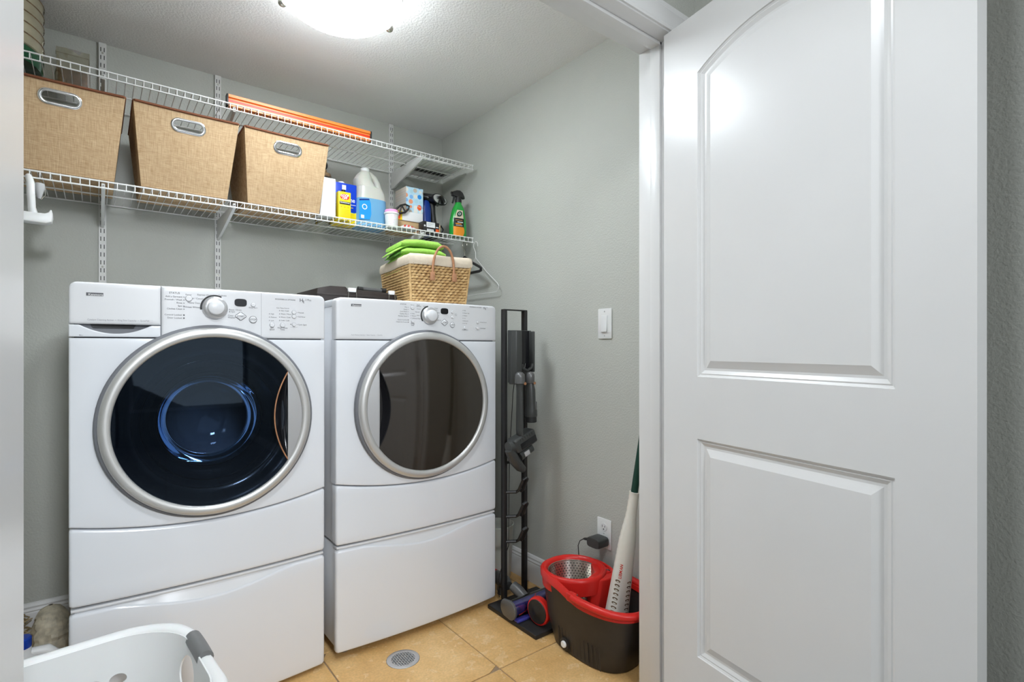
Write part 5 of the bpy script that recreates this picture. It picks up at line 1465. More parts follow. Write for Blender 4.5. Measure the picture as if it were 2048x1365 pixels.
def folded_towels():
    rz = math.radians(-8)
    zs = ZD + 0.150
    lay = [(0.0, 0.075, 'lowest of the three, at the basket rim', 0.0), (0.076, 0.034, 'middle one of the stack', 0.004), (0.1105, 0.036, 'on top of the stack', -0.002)]
    for i, (dz, th, w, dx) in enumerate(lay):
        t = thing('folded_towel', 'bright green folded towel in the wicker basket, ' + w, 'towel', (1.130 + dx, 2.15, zs + dz - 0.0), 'green towels in the wicker basket', rotz=rz)
        hx, hy = 0.105 - 0.004 * i, 0.115
        def prof(u, n=18, th=th):
            pass
        rows = 1 if i else 2
        for r in range(rows):
            t0 = th * r / rows; t1 = th * (r + 1) / rows - 0.001
            mb = MB()
            n = 24
            loops = []
            for k in range(9):
                x = -hx + 2 * hx * k / 8
                rr = (t1 - t0) / 2
                edge = 1.0 if 0 < k < 8 else 0.55
                lp = []
                for q in range(n):
                    a = 2 * PI * q / n
                    ca, sa = math.cos(a), math.sin(a)
                    yy = (hy - rr * (1 - 1)) * math.copysign(min(1, abs(ca) ** 0.35), ca)
                    zz = (t0 + t1) / 2 + rr * edge * math.copysign(abs(sa) ** 0.6, sa) + 0.0012 * math.sin(k * 1.7 + r * 2 + i) - (0.010 * (abs(x) / hx) ** 4)
                    lp.append((x, yy + 0.002 * math.sin(k + r), zz))
                loops.append(lp)
            mb.loops(loops, True, True).build('fold', 'towel', t, origin=(0, 0, 0), ang=70)
    # hanging folded corner, darker green
    t = thing('draped_towel', 'darker green towel corner slumped over the left rim of the basket', 'towel', (1.035, 2.14, zs + 0.02), rotz=rz)
    for k, (xe, m) in enumerate(((-0.040, 'towel'), (-0.030, 'towel_dark'), (-0.018, 'towel'))):
        loops = []
        for q in range(8):
            u = q / 7
            x = 0.050 + (xe - 0.050) * u; z = 0.098 - 0.013 * k - 0.040 * u ** 1.6
            th = 0.0060 * (0.35 if q in (0, 7) else 1.0); w = 0.085 - 0.006 * k
            loops.append([(x, w * math.copysign(abs(math.cos(2 * PI * i / 20)) ** 0.4, math.cos(2 * PI * i / 20)), z + th * math.sin(2 * PI * i / 20)) for i in range(20)])
        MB().loops(loops, True, True).build('fold', m, t, origin=(0, 0, 0), ang=70)
folded_towels()

# ------------------------------------------------------------------ vacuum stand
def vacuum_stand():
    t = thing('vacuum_stand', 'tall black metal vacuum stand beside the dryer', 'vacuum stand', (1.42, 1.65, 0))
    ys = 1.790
    xa, xb = 1.365, 1.477
    # frame: two flat uprights joined by a bent top
    MB().box(1.285, 1.555, 1.490, 1.800, 0.0, 0.018).build('base_plate', 'black_plastic', t, bevel=0.003)
    zt = 1.258
    MB().box(xa - 0.0085, xa + 0.0085, ys - 0.012, ys + 0.012, 0.018, zt - 0.002).build('upright', 'black_plastic', t, bevel=0.002)
    MB().box(xb - 0.0085, xb + 0.0085, ys - 0.012, ys + 0.012, 0.018, zt - 0.002).build('upright', 'black_plastic', t, bevel=0.002)
    MB().box(xa - 0.0085, xb + 0.0085, ys - 0.012, ys + 0.012, zt - 0.005, zt).build('top_bar', 'black_plastic', t, bevel=0.003, seg=3)
    # crossbars, each bent forward into an upturned hook
    for z in (0.600, 0.476, 0.372, 0.265):
        if z == 0.600:
            MB().tube([(xa, ys, z), (xb, ys, z)], 0.006, 8).build('crossbar', 'black_plastic', t); continue
        xm = (xa + xb) / 2
        h = MB()
        h.tube([(xa, ys - 0.004, z), (xm - 0.014, ys - 0.03, z), (xm - 0.012, ys - 0.045, z + 0.010), (xm - 0.010, ys - 0.075, z + 0.062), (xm, ys - 0.080, z + 0.068), (xm + 0.010, ys - 0.075, z + 0.062), (xm + 0.012, ys - 0.045, z + 0.010), (xm + 0.014, ys - 0.03, z), (xb, ys - 0.004, z)], 0.0068, 8)
        h.build('hook', 'black_plastic', t)
    return t
vacuum_stand()
def dock():
    x0, x1 = 1.372, 1.496
    y1 = 1.776; z0, z1 = 0.938, 1.168
    t = thing('charging_dock', 'dark grey wall dock clipped to the top of the black vacuum stand', 'charging dock', ((x0 + x1) / 2, y1, z0))
    # back shell, two cheeks and a hollow throat with a rounded foot
    MB().box(x0, x1, y1 - 0.012, y1, z0 + 0.006, z1).build('back_plate', 'grey_dark', t, bevel=0.003)
    MB().prism([(x0, y1 - 0.010), (x0, y1 - 0.030), (x0 + 0.012, y1 - 0.046), (x0 + 0.040, y1 - 0.050), (x0 + 0.048, y1 - 0.034), (x0 + 0.048, y1 - 0.010)], 'z', z0, z1 - 0.002).build('cheek', 'grey_dark', t, bevel=0.003)
    MB().prism([(x1, y1 - 0.010), (x1, y1 - 0.030), (x1 - 0.004, y1 - 0.040), (x1 - 0.012, y1 - 0.042), (x1 - 0.016, y1 - 0.034), (x1 - 0.016, y1 - 0.010)], 'z', z0 + 0.05, z1 - 0.004).build('cheek', 'grey_dark', t, bevel=0.003)
    xm = (x0 + 0.048 + x1 - 0.016) / 2
    MB().prism([(x0 + 0.044, z1 - 0.002), (x0 + 0.044, z0 + 0.070), (x0 + 0.050, z0 + 0.062), (x1 - 0.018, z0 + 0.062), (x1 - 0.012, z0 + 0.070), (x1 - 0.012, z1 - 0.002)], 'y', y1 - 0.014, y1 - 0.011).build('throat', 'black_gloss', t)
    MB().tube([(x0 + 0.052, y1 - 0.036, z0 + 0.085), (x0 + 0.054, y1 - 0.036, z0 + 0.068), (xm, y1 - 0.036, z0 + 0.056), (x1 - 0.022, y1 - 0.036, z0 + 0.068), (x1 - 0.016, y1 - 0.036, z0 + 0.085)], 0.007, 8).build('foot_lip', 'grey_dark', t)
    MB().tube([(xm, y1 - 0.02, z0 + 0.066), (xm, y1 - 0.024, z0 + 0.088)], 0.0028, 8).build('charge_pin', 'chrome', t)
    MB().tube([(1.402, y1 - 0.01, z0 + 0.008), (1.400, y1 - 0.003, 0.90), (1.390, y1 - 0.002, 0.75), (1.382, y1 - 0.001, 0.62), (1.380, y1, 0.45), (1.3785, y1, 0.25), (1.352, 1.806, 0.12), (1.344, 1.810, 0.06), (1.352, 1.806, 0.025)], 0.0018, 6).build('cord', 'black_plastic', t)
dock()
def crevice_tool():
    x, y = 1.388, 1.712
    t = thing('crevice_tool', 'long grey crevice nozzle hanging below the dock, left of the two attachments', 'vacuum attachment', (x, y, 0.72), 'attachments hanging on the vacuum stand')
    MB().lathe([(0.0001, 0.0), (0.012, -0.002), (0.020, -0.010), (0.0215, -0.022), (0.0215, -0.048), (0.019, -0.050)], c=(x, y, 0.992), n=24).build('coupler', 'grey_mid', t, ang=50)
    MB().loops([[(x + sx * math.cos(2 * PI * k / 16), y + sy * math.sin(2 * PI * k / 16), z) for k in range(16)] for z, sx, sy in ((0.945, 0.0165, 0.0165), (0.925, 0.0150, 0.0150), (0.905, 0.0125, 0.017), (0.75, 0.0120, 0.021), (0.735, 0.0100, 0.021), (0.722, 0.003, 0.021))], False, True).build('nozzle', 'grey_dark', t)
    MB().cyl((x + 0.013, y - 0.016, 0.943), (x + 0.014, y - 0.021, 0.943), 0.006, 12).build('release_button', 'leather', t)
crevice_tool()
def brush_tool():
    x, y = 1.446, 1.712
    t = thing('combination_brush', 'grey brush nozzle with black bristles hanging below the dock, right of the two attachments', 'vacuum attachment', (x, y, 0.77), 'attachments hanging on the vacuum stand')
    MB().lathe([(0.0001, 0.0), (0.010, -0.002), (0.0165, -0.010), (0.018, -0.022), (0.018, -0.048), (0.016, -0.050)], c=(x, y, 0.992), n=24).build('coupler', 'grey_mid', t, ang=50)
    MB().loops([[(x + ox + sx * math.cos(2 * PI * k / 20), y + sy * math.sin(2 * PI * k / 20), z) for k in range(20)] for z, sx, sy, ox in ((0.944, 0.013, 0.013, 0), (0.930, 0.0165, 0.0165, 0.001), (0.915, 0.0195, 0.020, 0.001), (0.86, 0.0205, 0.022, 0.002), (0.84, 0.0215, 0.024, 0.003), (0.825, 0.0265, 0.026, 0.004), (0.806, 0.027, 0.026, 0.004), (0.800, 0.026, 0.025, 0.004))], False, True).build('body', 'grey_dark', t)
    MB().loops([[(x + 0.004 + 0.0235 * s * math.cos(2 * PI * k / 20), y + 0.0225 * s * math.sin(2 * PI * k / 20), z) for k in range(20)] for z, s in ((0.801, 1.0), (0.778, 1.02), (0.776, 0.9))], False, True).build('bristles', 'print_black', t)
    MB().box(x + 0.006, x + 0.015, y - 0.026, y - 0.020, 0.832, 0.866).build('slide_button', 'grey_mid', t, bevel=0.003)
    MB().cyl((x + 0.009, y - 0.014, 0.943), (x + 0.010, y - 0.0185, 0.943), 0.006, 12).build('release_button', 'leather', t)
brush_tool()
def mini_head():
    c = Vector((1.400, 1.722, 0.662))
    t = thing('motor_tool', 'small dark grey motorised brush head tilted on the middle of the vacuum stand', 'vacuum attachment', tuple(c))
    M = Matrix.Translation(c) @ Matrix.Rotation(math.radians(-22), 4, 'Y')
    MB().box(-0.035, 0.082, -0.030, 0.030, 0.004, 0.064).xform(M).build('head', 'grey_dark', t, bevel=0.009, seg=3)
    MB().box(-0.012, 0.076, -0.0325, -0.029, 0.012, 0.038).xform(M).build('brush_window', 'black_gloss', t, bevel=0.003)
    for k in range(6):
        MB().box(-0.006 + 0.013 * k, 0.000 + 0.013 * k, -0.0318, -0.029, 0.046, 0.060).xform(M).build('rib', 'grey_dark', t, bevel=0.001)
    MB().tube([(-0.055, 0, 0.040), (-0.035, 0, 0.036), (-0.02, 0, 0.03)], [0.024, 0.028, 0.028], 18).xform(M).build('hub', 'grey_dark', t, ang=50)
    MB().tube([(-0.05, 0, 0.03), (-0.045, 0, -0.02), (-0.030, 0, -0.065), (-0.016, 0, -0.085)], [0.022, 0.024, 0.020, 0.014], 16).xform(M).build('neck', 'grey_dark', t, ang=50)
    MB().tube([(-0.020, -0.004, -0.018), (0.052, -0.004, -0.014)], [0.022, 0.020], 18).xform(M).build('motor_barrel', 'grey_dark', t, ang=50)
    MB().box(-0.004, 0.024, -0.0275, -0.024, -0.026, -0.006).xform(M).build('rating_label', 'grey_light', t, bevel=0.0005)
mini_head()
def floor_head():
    t = thing('vacuum_floor_tool', 'vacuum floor head with purple brush roll under clear cover on the stand base', 'vacuum attachment', (1.40, 1.65, 0.018))
    z = 0.018 + 0.034
    y = 1.640
    x0, x1 = 1.284, 1.520
    MB().cyl((x0 + 0.006, y, z + 0.004), (x1 - 0.006, y, z + 0.004), 0.026, 24).build('brush_roll', 'purple', t)
    # red spiral on the roll
    pts = [(x0 + 0.03 + 0.10 * k / 24, y + 0.0268 * math.sin(-2.6 + 2.6 * k / 24), z + 0.004 + 0.0268 * math.cos(-2.6 + 2.6 * k / 24)) for k in range(25)]
    MB().tube(pts, 0.0022, 6).build('spiral', 'red_print', t)
    cov = MB()
    n = 16
    cov.grid(lambda i, j: ((x0 + 0.002, x1 - 0.002)[j], y + 0.034 * math.sin(-1.9 + 3.1 * i / n), z + 0.004 + 0.034 * math.cos(-1.9 + 3.1 * i / n)), n + 1, 2)
    cov.build('clear_cover', 'clear_plastic', t)
    for a, b in ((x0 - 0.008, x0 + 0.004), (x1 - 0.004, x1 + 0.006)):
        e = [(y + 0.037 * math.sin(2 * PI * k / 24) + (0.022 if math.sin(2 * PI * k / 24) > 0.3 else 0), z + 0.003 + 0.037 * math.cos(2 * PI * k / 24)) for k in range(24)]
        MB().prism(e, 'x', a, b).build('end_cap', 'grey_mid', t, bevel=0.003)
    MB().box(x0, x1, y - 0.045, y - 0.018, 0.020, 0.028).build('front_lip', 'purple', t, bevel=0.002)
    MB().box(x0, x1, y + 0.02, y + 0.055, 0.020, 0.062).build('rear_housing', 'grey_dark', t, bevel=0.006)
    MB().tube([(1.40, y + 0.05, 0.05), (1.40, y + 0.09, 0.062), (1.395, y + 0.125, 0.075)], [0.020, 0.023, 0.022], 16).build('swivel_neck', 'grey_mid', t, ang=50)
floor_head()
def vac_body():
    t = thing('vacuum_wand', 'grey vacuum tube with red end lying behind the floor head', 'vacuum wand', (1.40, 1.87, 0.0))
    MB().tube([(1.412, 1.822, 0.050), (1.418, 1.850, 0.054), (1.416, 1.885, 0.060), (1.408, 1.915, 0.066)], [0.020, 0.028, 0.030, 0.026], 18).build('barrel', 'grey_mid', t, ang=50)
    MB().tube([(1.408, 1.915, 0.066), (1.396, 1.945, 0.074)], [0.027, 0.027], 18).build('red_collar', 'red_plastic', t)
    MB().tube([(1.415, 1.87, 0.0), (1.415, 1.87, 0.04)], [0.022, 0.015], 12).build('rest', 'grey_dark', t)
vac_body()
# charger with its cord
def charger():
    t = thing('plug_charger', 'dark grey plug-in charger with thin black cord in the wall outlet', 'charger', (1.57, 1.44, 0.325))
    mb = MB()
    n = 20
    def ring(d, s):
        return [(XR - 0.0085 - d, 1.436 + 0.034 * s * math.copysign(abs(math.cos(2 * PI * k / n)) ** 0.5, math.cos(2 * PI * k / n)), 0.322 + 0.0195 * s * math.copysign(abs(math.sin(2 * PI * k / n)) ** 0.5, math.sin(2 * PI * k / n))) for k in range(n)]
    MB().loops([ring(0, 0.95), ring(0.004, 1.0), ring(0.052, 1.0), ring(0.058, 0.93)], True, True).build('body', 'grey_dark', t, ang=50)
    MB().tube([(1.556, 1.474, 0.322), (1.550, 1.492, 0.320), (1.549, 1.500, 0.318)], [0.006, 0.005, 0.003], 8).build('strain_relief', 'black_plastic', t)
    pts = [(1.549, 1.500, 0.318), (1.549, 1.520, 0.305), (1.552, 1.534, 0.280), (1.560, 1.538, 0.24), (1.572, 1.540, 0.19), (1.578, 1.545, 0.12), (1.578, 1.56, 0.03), (1.576, 1.575, 0.004)]
    MB().tube(pts, 0.0018, 6).build('cord', 'black_plastic', t)
charger()
def waste_bin():
    c = (1.505, 2.025)
    t = thing('waste_bin', 'white round waste bin in the corner behind the vacuum stand', 'waste bin', (*c, 0))
    MB().lathe([(0.0001, 0.002), (0.058, 0.002), (0.060, 0.0), (0.062, 0.004), (0.0765, 0.248), (0.0785, 0.250), (0.0785, 0.254), (0.076, 0.254), (0.074, 0.246), (0.058, 0.008), (0.0001, 0.008)], c=(*c, 0), n=48).build('bin', 'jug_plastic', t, ang=50)
waste_bin()

# ------------------------------------------------------------------ spin-mop bucket
def mop_bucket():
    cx = 1.424
    ya, yb = 1.075, 1.560           # rim extent along the wall
    t = thing('mop_bucket', 'black spin-mop bucket with red rim and steel spinner basket', 'mop bucket', (cx, 1.33, 0))
    N = 64
    def loop(z, hw, y0, y1, p=0.74, dz=None):
        out = []
        ym, hl = (y0 + y1) / 2, (y1 - y0) / 2
        for k in range(N):
            a = 2 * PI * k / N; ca, sa = math.cos(a), math.sin(a)
            x = cx + hw * math.copysign(abs(ca) ** p, ca); y = ym + hl * math.copysign(abs(sa) ** p, sa)
            out.append((x, y, z + (dz(y) if dz else 0)))
        return out
    # rim is higher at the spinner end
    rimz = lambda y: 0.034 * (1 / (1 + math.exp(-(y - 1.34) * 40)))
    zr = 0.222
    MB().loops([loop(0.0, 0.098, 1.158, 1.482), loop(0.004, 0.104, 1.152, 1.487), loop(0.09, 0.113, 1.130, 1.520), loop(zr - 0.02, 0.127, 1.100, 1.545, dz=rimz), loop(zr - 0.012, 0.129, 1.097, 1.547, dz=rimz),
                loop(zr - 0.012, 0.126, 1.100, 1.544, dz=rimz), loop(0.09, 0.110, 1.133, 1.517), loop(0.008, 0.10, 1.157, 1.484)], True, True).build('tub', 'bucket_black', t, ang=50)
    # faint vertical flutes on the side
    for k in range(12):
        y = 1.20 + 0.018 * k
        MB().tube([(cx - 0.1045, y, 0.012), (cx - 0.1110, y, 0.085)], [0.0016, 0.0016], 5).build('flute', 'bucket_black', t)
    MB().loops([loop(zr - 0.026, 0.1285, 1.0975, 1.5465, dz=rimz), loop(zr - 0.024, 0.134, 1.092, 1.552, dz=rimz), loop(zr - 0.004, 0.135, 1.091, 1.553, dz=rimz), loop(zr + 0.003, 0.130, 1.096, 1.548, dz=rimz), loop(zr + 0.002, 0.122, 1.105, 1.540, dz=rimz), loop(zr - 0.014, 0.120, 1.107, 1.538, dz=rimz)]).build('red_rim', 'red_plastic', t, ang=50)
    # raised deck round the spinner
    sc = (cx + 0.002, 1.432); sr = 0.097
    zt = zr + 0.036
    MB().lathe([(sr + 0.022, -0.060), (sr + 0.026, -0.012), (sr + 0.024, -0.002), (sr + 0.017, 0.003), (sr + 0.009, 0.001), (sr + 0.004, -0.008), (sr + 0.002, -0.016)], c=(*sc, zt), n=56).build('spinner_collar', 'red_plastic', t, ang=50)
    # saddle between collar and the far rim with the pour hole
    MB().prism([(sc[0] - 0.02, 1.35), (sc[0] - 0.02, 1.325), (sc[0] + 0.03, 1.298), (sc[0] + 0.112, 1.288), (sc[0] + 0.118, 1.36), (sc[0] + 0.108, 1.45), (sc[0] + 0.05, 1.37)], 'z', zr - 0.085, zt - 0.010).build('saddle', 'red_plastic', t, bevel=0.006, seg=3)
    MB().lathe([(0.015, 0.001), (0.0001, -0.012)], c=(sc[0] + 0.085, 1.345, zt - 0.008), n=20).build('pour_hole', 'print_black', t)
    MB().lathe([(0.019, -0.002), (0.018, 0.003), (0.0145, 0.003), (0.0145, -0.004)], c=(sc[0] + 0.085, 1.345, zt - 0.009), n=24).build('pour_rim', 'red_plastic', t)
    for sx in (-1, 1):
        # handle lugs
        MB().box(cx + sx * 0.127 - 0.012, cx + sx * 0.127 + 0.012, 1.296, 1.330, zr - 0.012, zr + 0.018).build('handle_lug', 'red_plastic', t, bevel=0.005, seg=3)
        MB().cyl((cx + sx * 0.112, 1.302, zr + 0.010), (cx + sx * 0.142, 1.302, zr + 0.010), 0.004, 10).build('pivot_pin', 'steel', t)
    # steel basket with punched holes
    bk = MB().lathe([(sr + 0.001, -0.012), (sr, -0.014), (sr * 0.93, -0.110), (sr * 0.86, -0.118), (0.0001, -0.118)], c=(*sc, zt), n=56).build('spinner_basket', 'steel', t, ang=50)
    MB().tube([(sc[0] + (sr + 0.001) * math.cos(2 * PI * k / 40), sc[1] + (sr + 0.001) * math.sin(2 * PI * k / 40), zt - 0.013) for k in range(40)], 0.0022, 6, closed=True).build('basket_rim', 'steel', bk)
    hl = MB()
    for r in range(9):
        zz = -0.024 - 0.0098 * r; rad = sr + (sr * 0.93 - sr) * (-zz - 0.014) / 0.096
        for k in range(48):
            a = 2 * PI * (k + 0.5 * (r % 2)) / 48
            for sd in (-0.0006, 0.0006):
                c = Vector((sc[0] + (rad + sd) * math.cos(a), sc[1] + (rad + sd) * math.sin(a), zt + zz)); tv = Vector((-math.sin(a), math.cos(a), 0)); up = Vector((0, 0, 1))
                hl.add([c + (tv * math.cos(2 * PI * q / 6) + up * math.sin(2 * PI * q / 6)) * 0.0024 for q in range(6)], [tuple(range(6))])
    hl.build('holes', 'print_black', bk, smooth=False, kind='stuff')
    # carrying handle laid flat round the low end
    pts = []
    for k in range(25):
        a = PI + PI * k / 24
        ca, sa = math.cos(a), math.sin(a)
        pts.append((cx + 0.138 * math.copysign(abs(ca) ** 0.74, ca), 1.300 + 0.212 * -abs(sa) ** 0.80, zr + 0.010 - 0.012 * abs(sa)))
    hd = MB().tube(pts, 0.0135, 12)
    hd.v = [(p[0], p[1], zr + 0.004 + (p[2] - zr - 0.004) * 0.9) for p in hd.v]
    hd.build('carry_handle', 'red_plastic', t, ang=60)
    # drain plug
    px = cx - 0.108
    MB().lathe([(0.021, 0.003), (0.021, -0.004), (0.017, -0.006), (0.0001, -0.006)], c=(px, 1.365, 0.034), axis='x', n=24).build('plug_seat', 'black_plastic', t)
    MB().lathe([(0.012, -0.004), (0.012, -0.010), (0.009, -0.013), (0.0001, -0.013)], c=(px, 1.365, 0.034), axis='x', n=20).build('drain_plug', 'white_plastic', t)
    # foot pedal disc beside the tub
    pd = MB().lathe([(0.052, 0.010), (0.054, 0.0), (0.052, -0.010), (0.046, -0.013), (0.046, -0.008), (0.0001, -0.006)], c=(1.345, 1.540, 0.074), axis='x', n=36)
    MM = Matrix.Translation((1.345, 1.540, 0.074)) @ Matrix.Rotation(math.radians(8), 4, 'Z') @ Matrix.Translation((-1.345, -1.540, -0.074))
    pw = pd.xform(MM).build('foot_pedal', 'red_plastic', t, ang=50)
    MB().lathe([(0.0455, -0.0125), (0.044, -0.0150), (0.016, -0.0150), (0.014, -0.0165), (0.0001, -0.0165)], c=(1.345, 1.540, 0.074), axis='x', n=36).xform(MM).build('pedal_pad', 'black_plastic', pw, ang=50)
mop_bucket()
def mop():
    base = Vector((1.432, 1.240, 0.085)); tip = Vector((1.486, 1.192, 0.585))
    ax = (tip - base).normalized()
    t = thing('twist_mop', 'white slotted mop wringer cup on a dark green handle standing in the bucket', 'mop', tuple(base))
    L = (tip - base).length
    xv = Vector((0.79, -0.61, 0)); xv = (xv - ax * xv.dot(ax)).normalized(); yv = ax.cross(xv)
    prof = [(0.0, 0.043), (0.06, 0.0415), (0.12, 0.0385), (0.20, 0.035), (0.27, 0.032), (0.33, 0.0295), (0.37, 0.0255), (0.41, 0.020), (0.44, 0.0178), (0.48, 0.0170), (L - 0.004, 0.0172), (L, 0.0185)]
    def P(h, r, a): return base + ax * h + (xv * math.cos(a) + yv * math.sin(a)) * r
    def rad(h):
        for (h0, r0), (h1, r1) in zip(prof, prof[1:]):
            if h0 <= h <= h1: return r0 + (r1 - r0) * (h - h0) / (h1 - h0)
        return prof[-1][1]
    n = 36
    hs = [L * k / 60 for k in range(61)]
    cup = MB()
    for_loops = []
    for h in hs:
        lp = []
        for k in range(n):
            a = 2 * PI * k / n
            r = rad(h)
            if h > 0.23:      # chevron ripples on the grip
                r += 0.0008 * math.sin((h + 0.012 * abs(math.cos(a + PI / 2))) * 2 * PI / 0.0135)
            lp.append(P(h, r, a))
        for_loops.append(lp)
    cup.loops(for_loops, True, True).build('wringer_cup', 'cream_plastic', t, ang=60)
    # two columns of drain slots facing the room
    sl = MB()
    for a0 in (-PI / 2 - 0.62, -PI / 2 + 0.60):
        aa = a0 + PI
        for k in range(11):
            h = 0.045 + 0.0152 * k
            r = rad(h) + 0.0005
            pts = []
            for q in range(12):
                b = 2 * PI * q / 12
                pts.append(P(h + 0.0046 * math.sin(b), r, a0 + 0.27 * math.cos(b)))
            sl.add(pts, [tuple(range(12))])
    sl.build('drain_slots', 'food_brown', t, smooth=False, kind='stuff')
    w = MB()
    vs, fs = text_geo('LIBMAN', 0.014, 'CENTER', 0.0003)
    a0 = -PI / 2 - 0.45
    w.add([P(0.232 + x, rad(0.232 + x) + 0.0008, a0 - y / 0.033) for x, y in vs], fs)
    w.build('lettering', 'red_print', t, smooth=False, kind='stuff')
    MB().cyl(P(L - 0.01, 0, 0), P(L + 0.62, 0, 0), 0.0125, 16).build('handle', 'handle_green', t)
    MB().tube([base + ax * 0.01, base - ax * 0.03, base - ax * 0.066], [0.030, 0.045, 0.050], 20).build('mop_strands', 'liner', t)
mop()

# ------------------------------------------------------------------ laundry basket in the foreground
def laundry_basket():
    x1 = 0.212; x0 = -0.43; y0, y1 = 1.125, 1.625
    zr = 0.385
    cx, cy = (x0 + x1) / 2, (y0 + y1) / 2
    hx, hy = (x1 - x0) / 2, (y1 - y0) / 2
    t = thing('laundry_basket', 'white plastic laundry basket with grey grip in front of the washer', 'laundry basket', (cx, cy, 0))
    N = 96
    def loop(z, ax, ay, R=0.11, dz=None):
        R = R + 0.03
        """rounded rectangle, N points"""
        pts = []
        R_ = min(R, ax, ay)
        segs = []
        P = [(ax - R_, ay - R_, 0), (-(ax - R_), ay - R_, PI / 2), (-(ax - R_), -(ay - R_), PI), (ax - R_, -(ay - R_), 3 * PI / 2)]
        m = N // 4
        for px, py, a0 in P:
            for k in range(m):
                u = k / m
                # half of the points on the corner arc, half on the following straight
                if u < 0.5:
                    a = a0 + PI / 2 * (u / 0.5); pts.append((px + R_ * math.cos(a), py + R_ * math.sin(a)))
                else:
                    i = P.index((px, py, a0)); qx, qy, qa = P[(i + 1) % 4]
                    s = (px + R_ * math.cos(a0 + PI / 2), py + R_ * math.sin(a0 + PI / 2)); e = (qx + R_ * math.cos(qa), qy + R_ * math.sin(qa))
                    v = (u - 0.5) / 0.5; pts.append((s[0] + (e[0] - s[0]) * v, s[1] + (e[1] - s[1]) * v))
        return [(cx + p[0], cy + p[1], z + (dz(p[0], p[1]) if dz else 0)) for p in pts]
    sag = lambda x, y: -0.012 * max(0, 1 - (y / (hy * 0.75)) ** 2) if abs(x) > hx * 0.9 else 0.0
    # shell with rows of oval ventilation holes: built as a grid whose cells can be opened
    inner0, inner1 = (hx - 0.090, hy - 0.080), (hx - 0.027, hy - 0.027)
    zb = 0.006
    MB().loops([loop(zb, inner0[0] - 0.03, inner0[1] - 0.03, 0.07), loop(zb, inner0[0], inner0[1], 0.08)], True, False).build('floor_panel', 'white_plastic', t)
    # wall as a grid in (perimeter, height); holes cut where ovals lie
    rows = 14
    L = [loop(zb + (zr - 0.004 - zb) * j / rows, inner0[0] + (inner1[0] - inner0[0]) * (j / rows) ** 0.8, inner0[1] + (inner1[1] - inner0[1]) * (j / rows) ** 0.8, 0.085 + 0.02 * j / rows) for j in range(rows + 1)]
    wall = MB().loops(L)
    wo = wall.build('wall', 'white_plastic', t, ang=60)
    # cut the ventilation ovals and the hand holes through the wall
    cut = MB()
    def oval_x(y, z, a, b, xa, xb):
        cut.prism([(y + a * math.cos(2 * PI * k / 24), z + b * math.sin(2 * PI * k / 24)) for k in range(24)], 'x', xa, xb)
    def oval_y(x, z, a, b, ya, yb):
        cut.prism([(x + a * math.cos(2 * PI * k / 24), z + b * math.sin(2 * PI * k / 24)) for k in range(24)], 'y', ya, yb)
    for row, z in enumerate((0.288, 0.215, 0.142)):
        for k in range(8):
            oval_y(0.058 - 0.0487 * k + 0.024 * (row % 2), z, 0.0172, 0.0125, y1 - 0.11, y1 + 0.02)
            oval_y(0.058 - 0.0487 * k + 0.024 * (row % 2), z, 0.0172, 0.0125, y0 - 0.02, y0 + 0.11)
    for xa, xb in ((x1 - 0.09, x1 + 0.02), (x0 - 0.02, x0 + 0.09)):
        oval_x(1.435, 0.312, 0.056, 0.044, xa, xb)
    cu = cut.build('cutter', 'white_plastic', None)
    so = wo.modifiers.new('s', 'SOLIDIFY'); so.thickness = 0.0035; so.offset = 0
    bo = wo.modifiers.new('b', 'BOOLEAN'); bo.operation = 'DIFFERENCE'; bo.object = cu; bo.solver = 'EXACT'
    wo.parent = None; wo.location = (cx, cy, 0)
    bpy.context.view_layer.update()
    me = bpy.data.meshes.new_from_object(wo.evaluated_get(bpy.context.evaluated_depsgraph_get()))
    wo.modifiers.clear(); wo.data = me; wo.parent = t; wo.location = (0, 0, 0)
    me.shade_smooth(); me.set_sharp_from_angle(angle=math.radians(40))
    bpy.data.objects.remove(cu)
    # ovals: boolean cutters would be heavy, so delete-and-bridge inside bmesh
    # rolled rim
    MB().loops([loop(zr - 0.022, hx - 0.004, hy - 0.004, 0.115, sag), loop(zr - 0.016, hx + 0.001, hy + 0.001, 0.118, sag), loop(zr - 0.004, hx + 0.002, hy + 0.002, 0.118, sag), loop(zr + 0.003, hx - 0.003, hy - 0.003, 0.116, sag), loop(zr + 0.005, hx - 0.012, hy - 0.012, 0.110, sag), loop(zr + 0.004, hx - 0.020, hy - 0.020, 0.105, sag), loop(zr - 0.002, hx - 0.027, hy - 0.027, 0.102, sag), loop(zr - 0.012, hx - 0.029, hy - 0.029, 0.101, sag)]).build('rim', 'white_plastic', t, ang=60)
    return t, cx, cy, hx, hy, zr
LB = laundry_basket()
def basket_extras():
    t, cx, cy, hx, hy, zr = LB
    # grey moulded grip wrapped on the right-hand end of the rim
    x = cx + hx
    g = MB()
    pts = [(x - 0.014, 1.435 + 0.060 - 0.120 * k / 10, zr - 0.0135 + 0.002 * math.sin(PI * k / 10)) for k in range(11)]
    g.tube(pts, 0.0180, 16)
    g.build('grip', 'grip_grey', t, ang=60)
    t.rotation_euler = (0, 0, math.radians(5))
basket_extras()

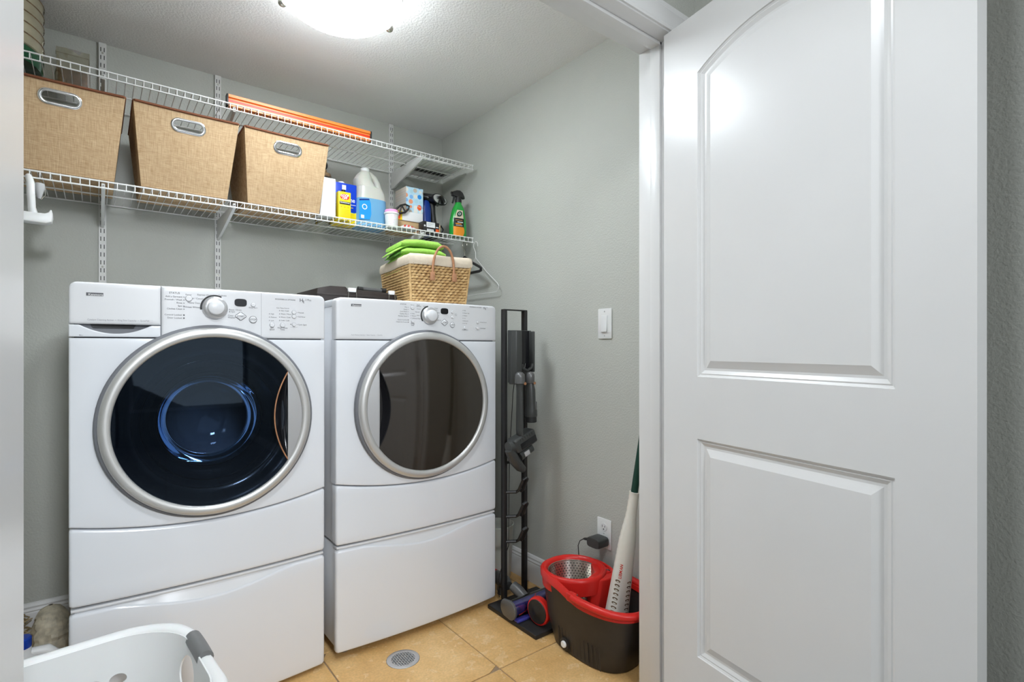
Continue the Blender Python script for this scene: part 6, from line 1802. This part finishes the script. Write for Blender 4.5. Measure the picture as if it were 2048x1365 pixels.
# ------------------------------------------------------------------ clutter on the floor in the far left corner
def bleach_jug():
    c = (-0.170, 2.03)
    t = thing('bleach_jug', 'white plastic jug with blue cap on the floor left of the washer', 'jug', (*c, 0))
    n = 24
    MB().loops([[(c[0] + sx * math.cos(2 * PI * k / n), c[1] + sy * math.sin(2 * PI * k / n), z) for k in range(n)] for z, sx, sy in ((0, 0.066, 0.066), (0.008, 0.074, 0.074), (0.14, 0.074, 0.074), (0.19, 0.055, 0.06), (0.225, 0.026, 0.026), (0.245, 0.022, 0.022))], True, True).build('body', 'white_plastic', t, ang=50)
    MB().tube([(c[0] + 0.022, c[1], 0.225), (c[0] + 0.055, c[1], 0.222), (c[0] + 0.080, c[1], 0.195), (c[0] + 0.084, c[1], 0.150), (c[0] + 0.070, c[1], 0.110)], [0.012, 0.014, 0.015, 0.015, 0.016], 12).build('handle', 'white_plastic', t, ang=60)
    MB().lathe([(0.022, 0), (0.023, 0.004), (0.023, 0.026), (0.020, 0.030), (0.0001, 0.030)], c=(*c, 0.243), n=24).build('cap', 'cap_blue', t)
bleach_jug()
def rag_bag():
    c = Vector((-0.122, 2.47, 0))
    t = thing('filler_bag', 'crumpled clear bag of pale stuffing leaning in the corner left of the washer', 'bag', tuple(c))
    rnd = random.Random(8)
    mb = MB(); nu, nv = 20, 16
    off = [[rnd.uniform(-1, 1) for _ in range(nu)] for _ in range(nv)]
    def pt(i, j):
        v = j / (nv - 1); a = 2 * PI * i / nu
        r = (0.062 * math.sin(PI * min(1, 0.12 + 0.88 * (1 - v)) ** 0.9) + 0.012) * (1 if v < 0.92 else 0.55)
        r = 0.052 * (1 - v ** 3) ** 0.5 + 0.006
        r *= 1 + 0.10 * off[j][i]
        return (c.x + r * math.cos(a) - 0.01 * v, c.y + r * math.sin(a) + 0.05 * v, 0.002 + 0.165 * v)
    mb.grid(pt, nu, nv, cu=True)
    mb.build('bag', 'bag_fill', t, ang=20)
rag_bag()
def straw():
    rnd = random.Random(11)
    mb = MB()
    for k in range(150):
        c = Vector((-0.275 + rnd.uniform(-0.09, 0.07), 2.58 + rnd.uniform(-0.06, 0.08), 0.0))
        a = rnd.uniform(0, 2 * PI); z = rnd.uniform(0.01, 0.11)
        d = Vector((math.cos(a), math.sin(a), rnd.uniform(-0.3, 0.3))) * 0.035
        p0 = c + Vector((0, 0, z)); s = Vector((-d.y, d.x, 0)) * 0.6
        pts = [p0 - d, p0 - d * 0.4 + s, p0 + d * 0.4 + s, p0 + d]
        pts = [(q.x, min(q.y, YB - 0.02), max(q.z, 0.004)) for q in pts]
        mb.tube(pts, 0.0022, 4)
    o = mb.build('straw_filling', 'tan_straw', None, origin=(-0.28, 2.58, 0), kind='stuff')
    tag(o, 'heap of tan stringy filling on the floor in the dark corner left of the washer', 'straw')
straw()
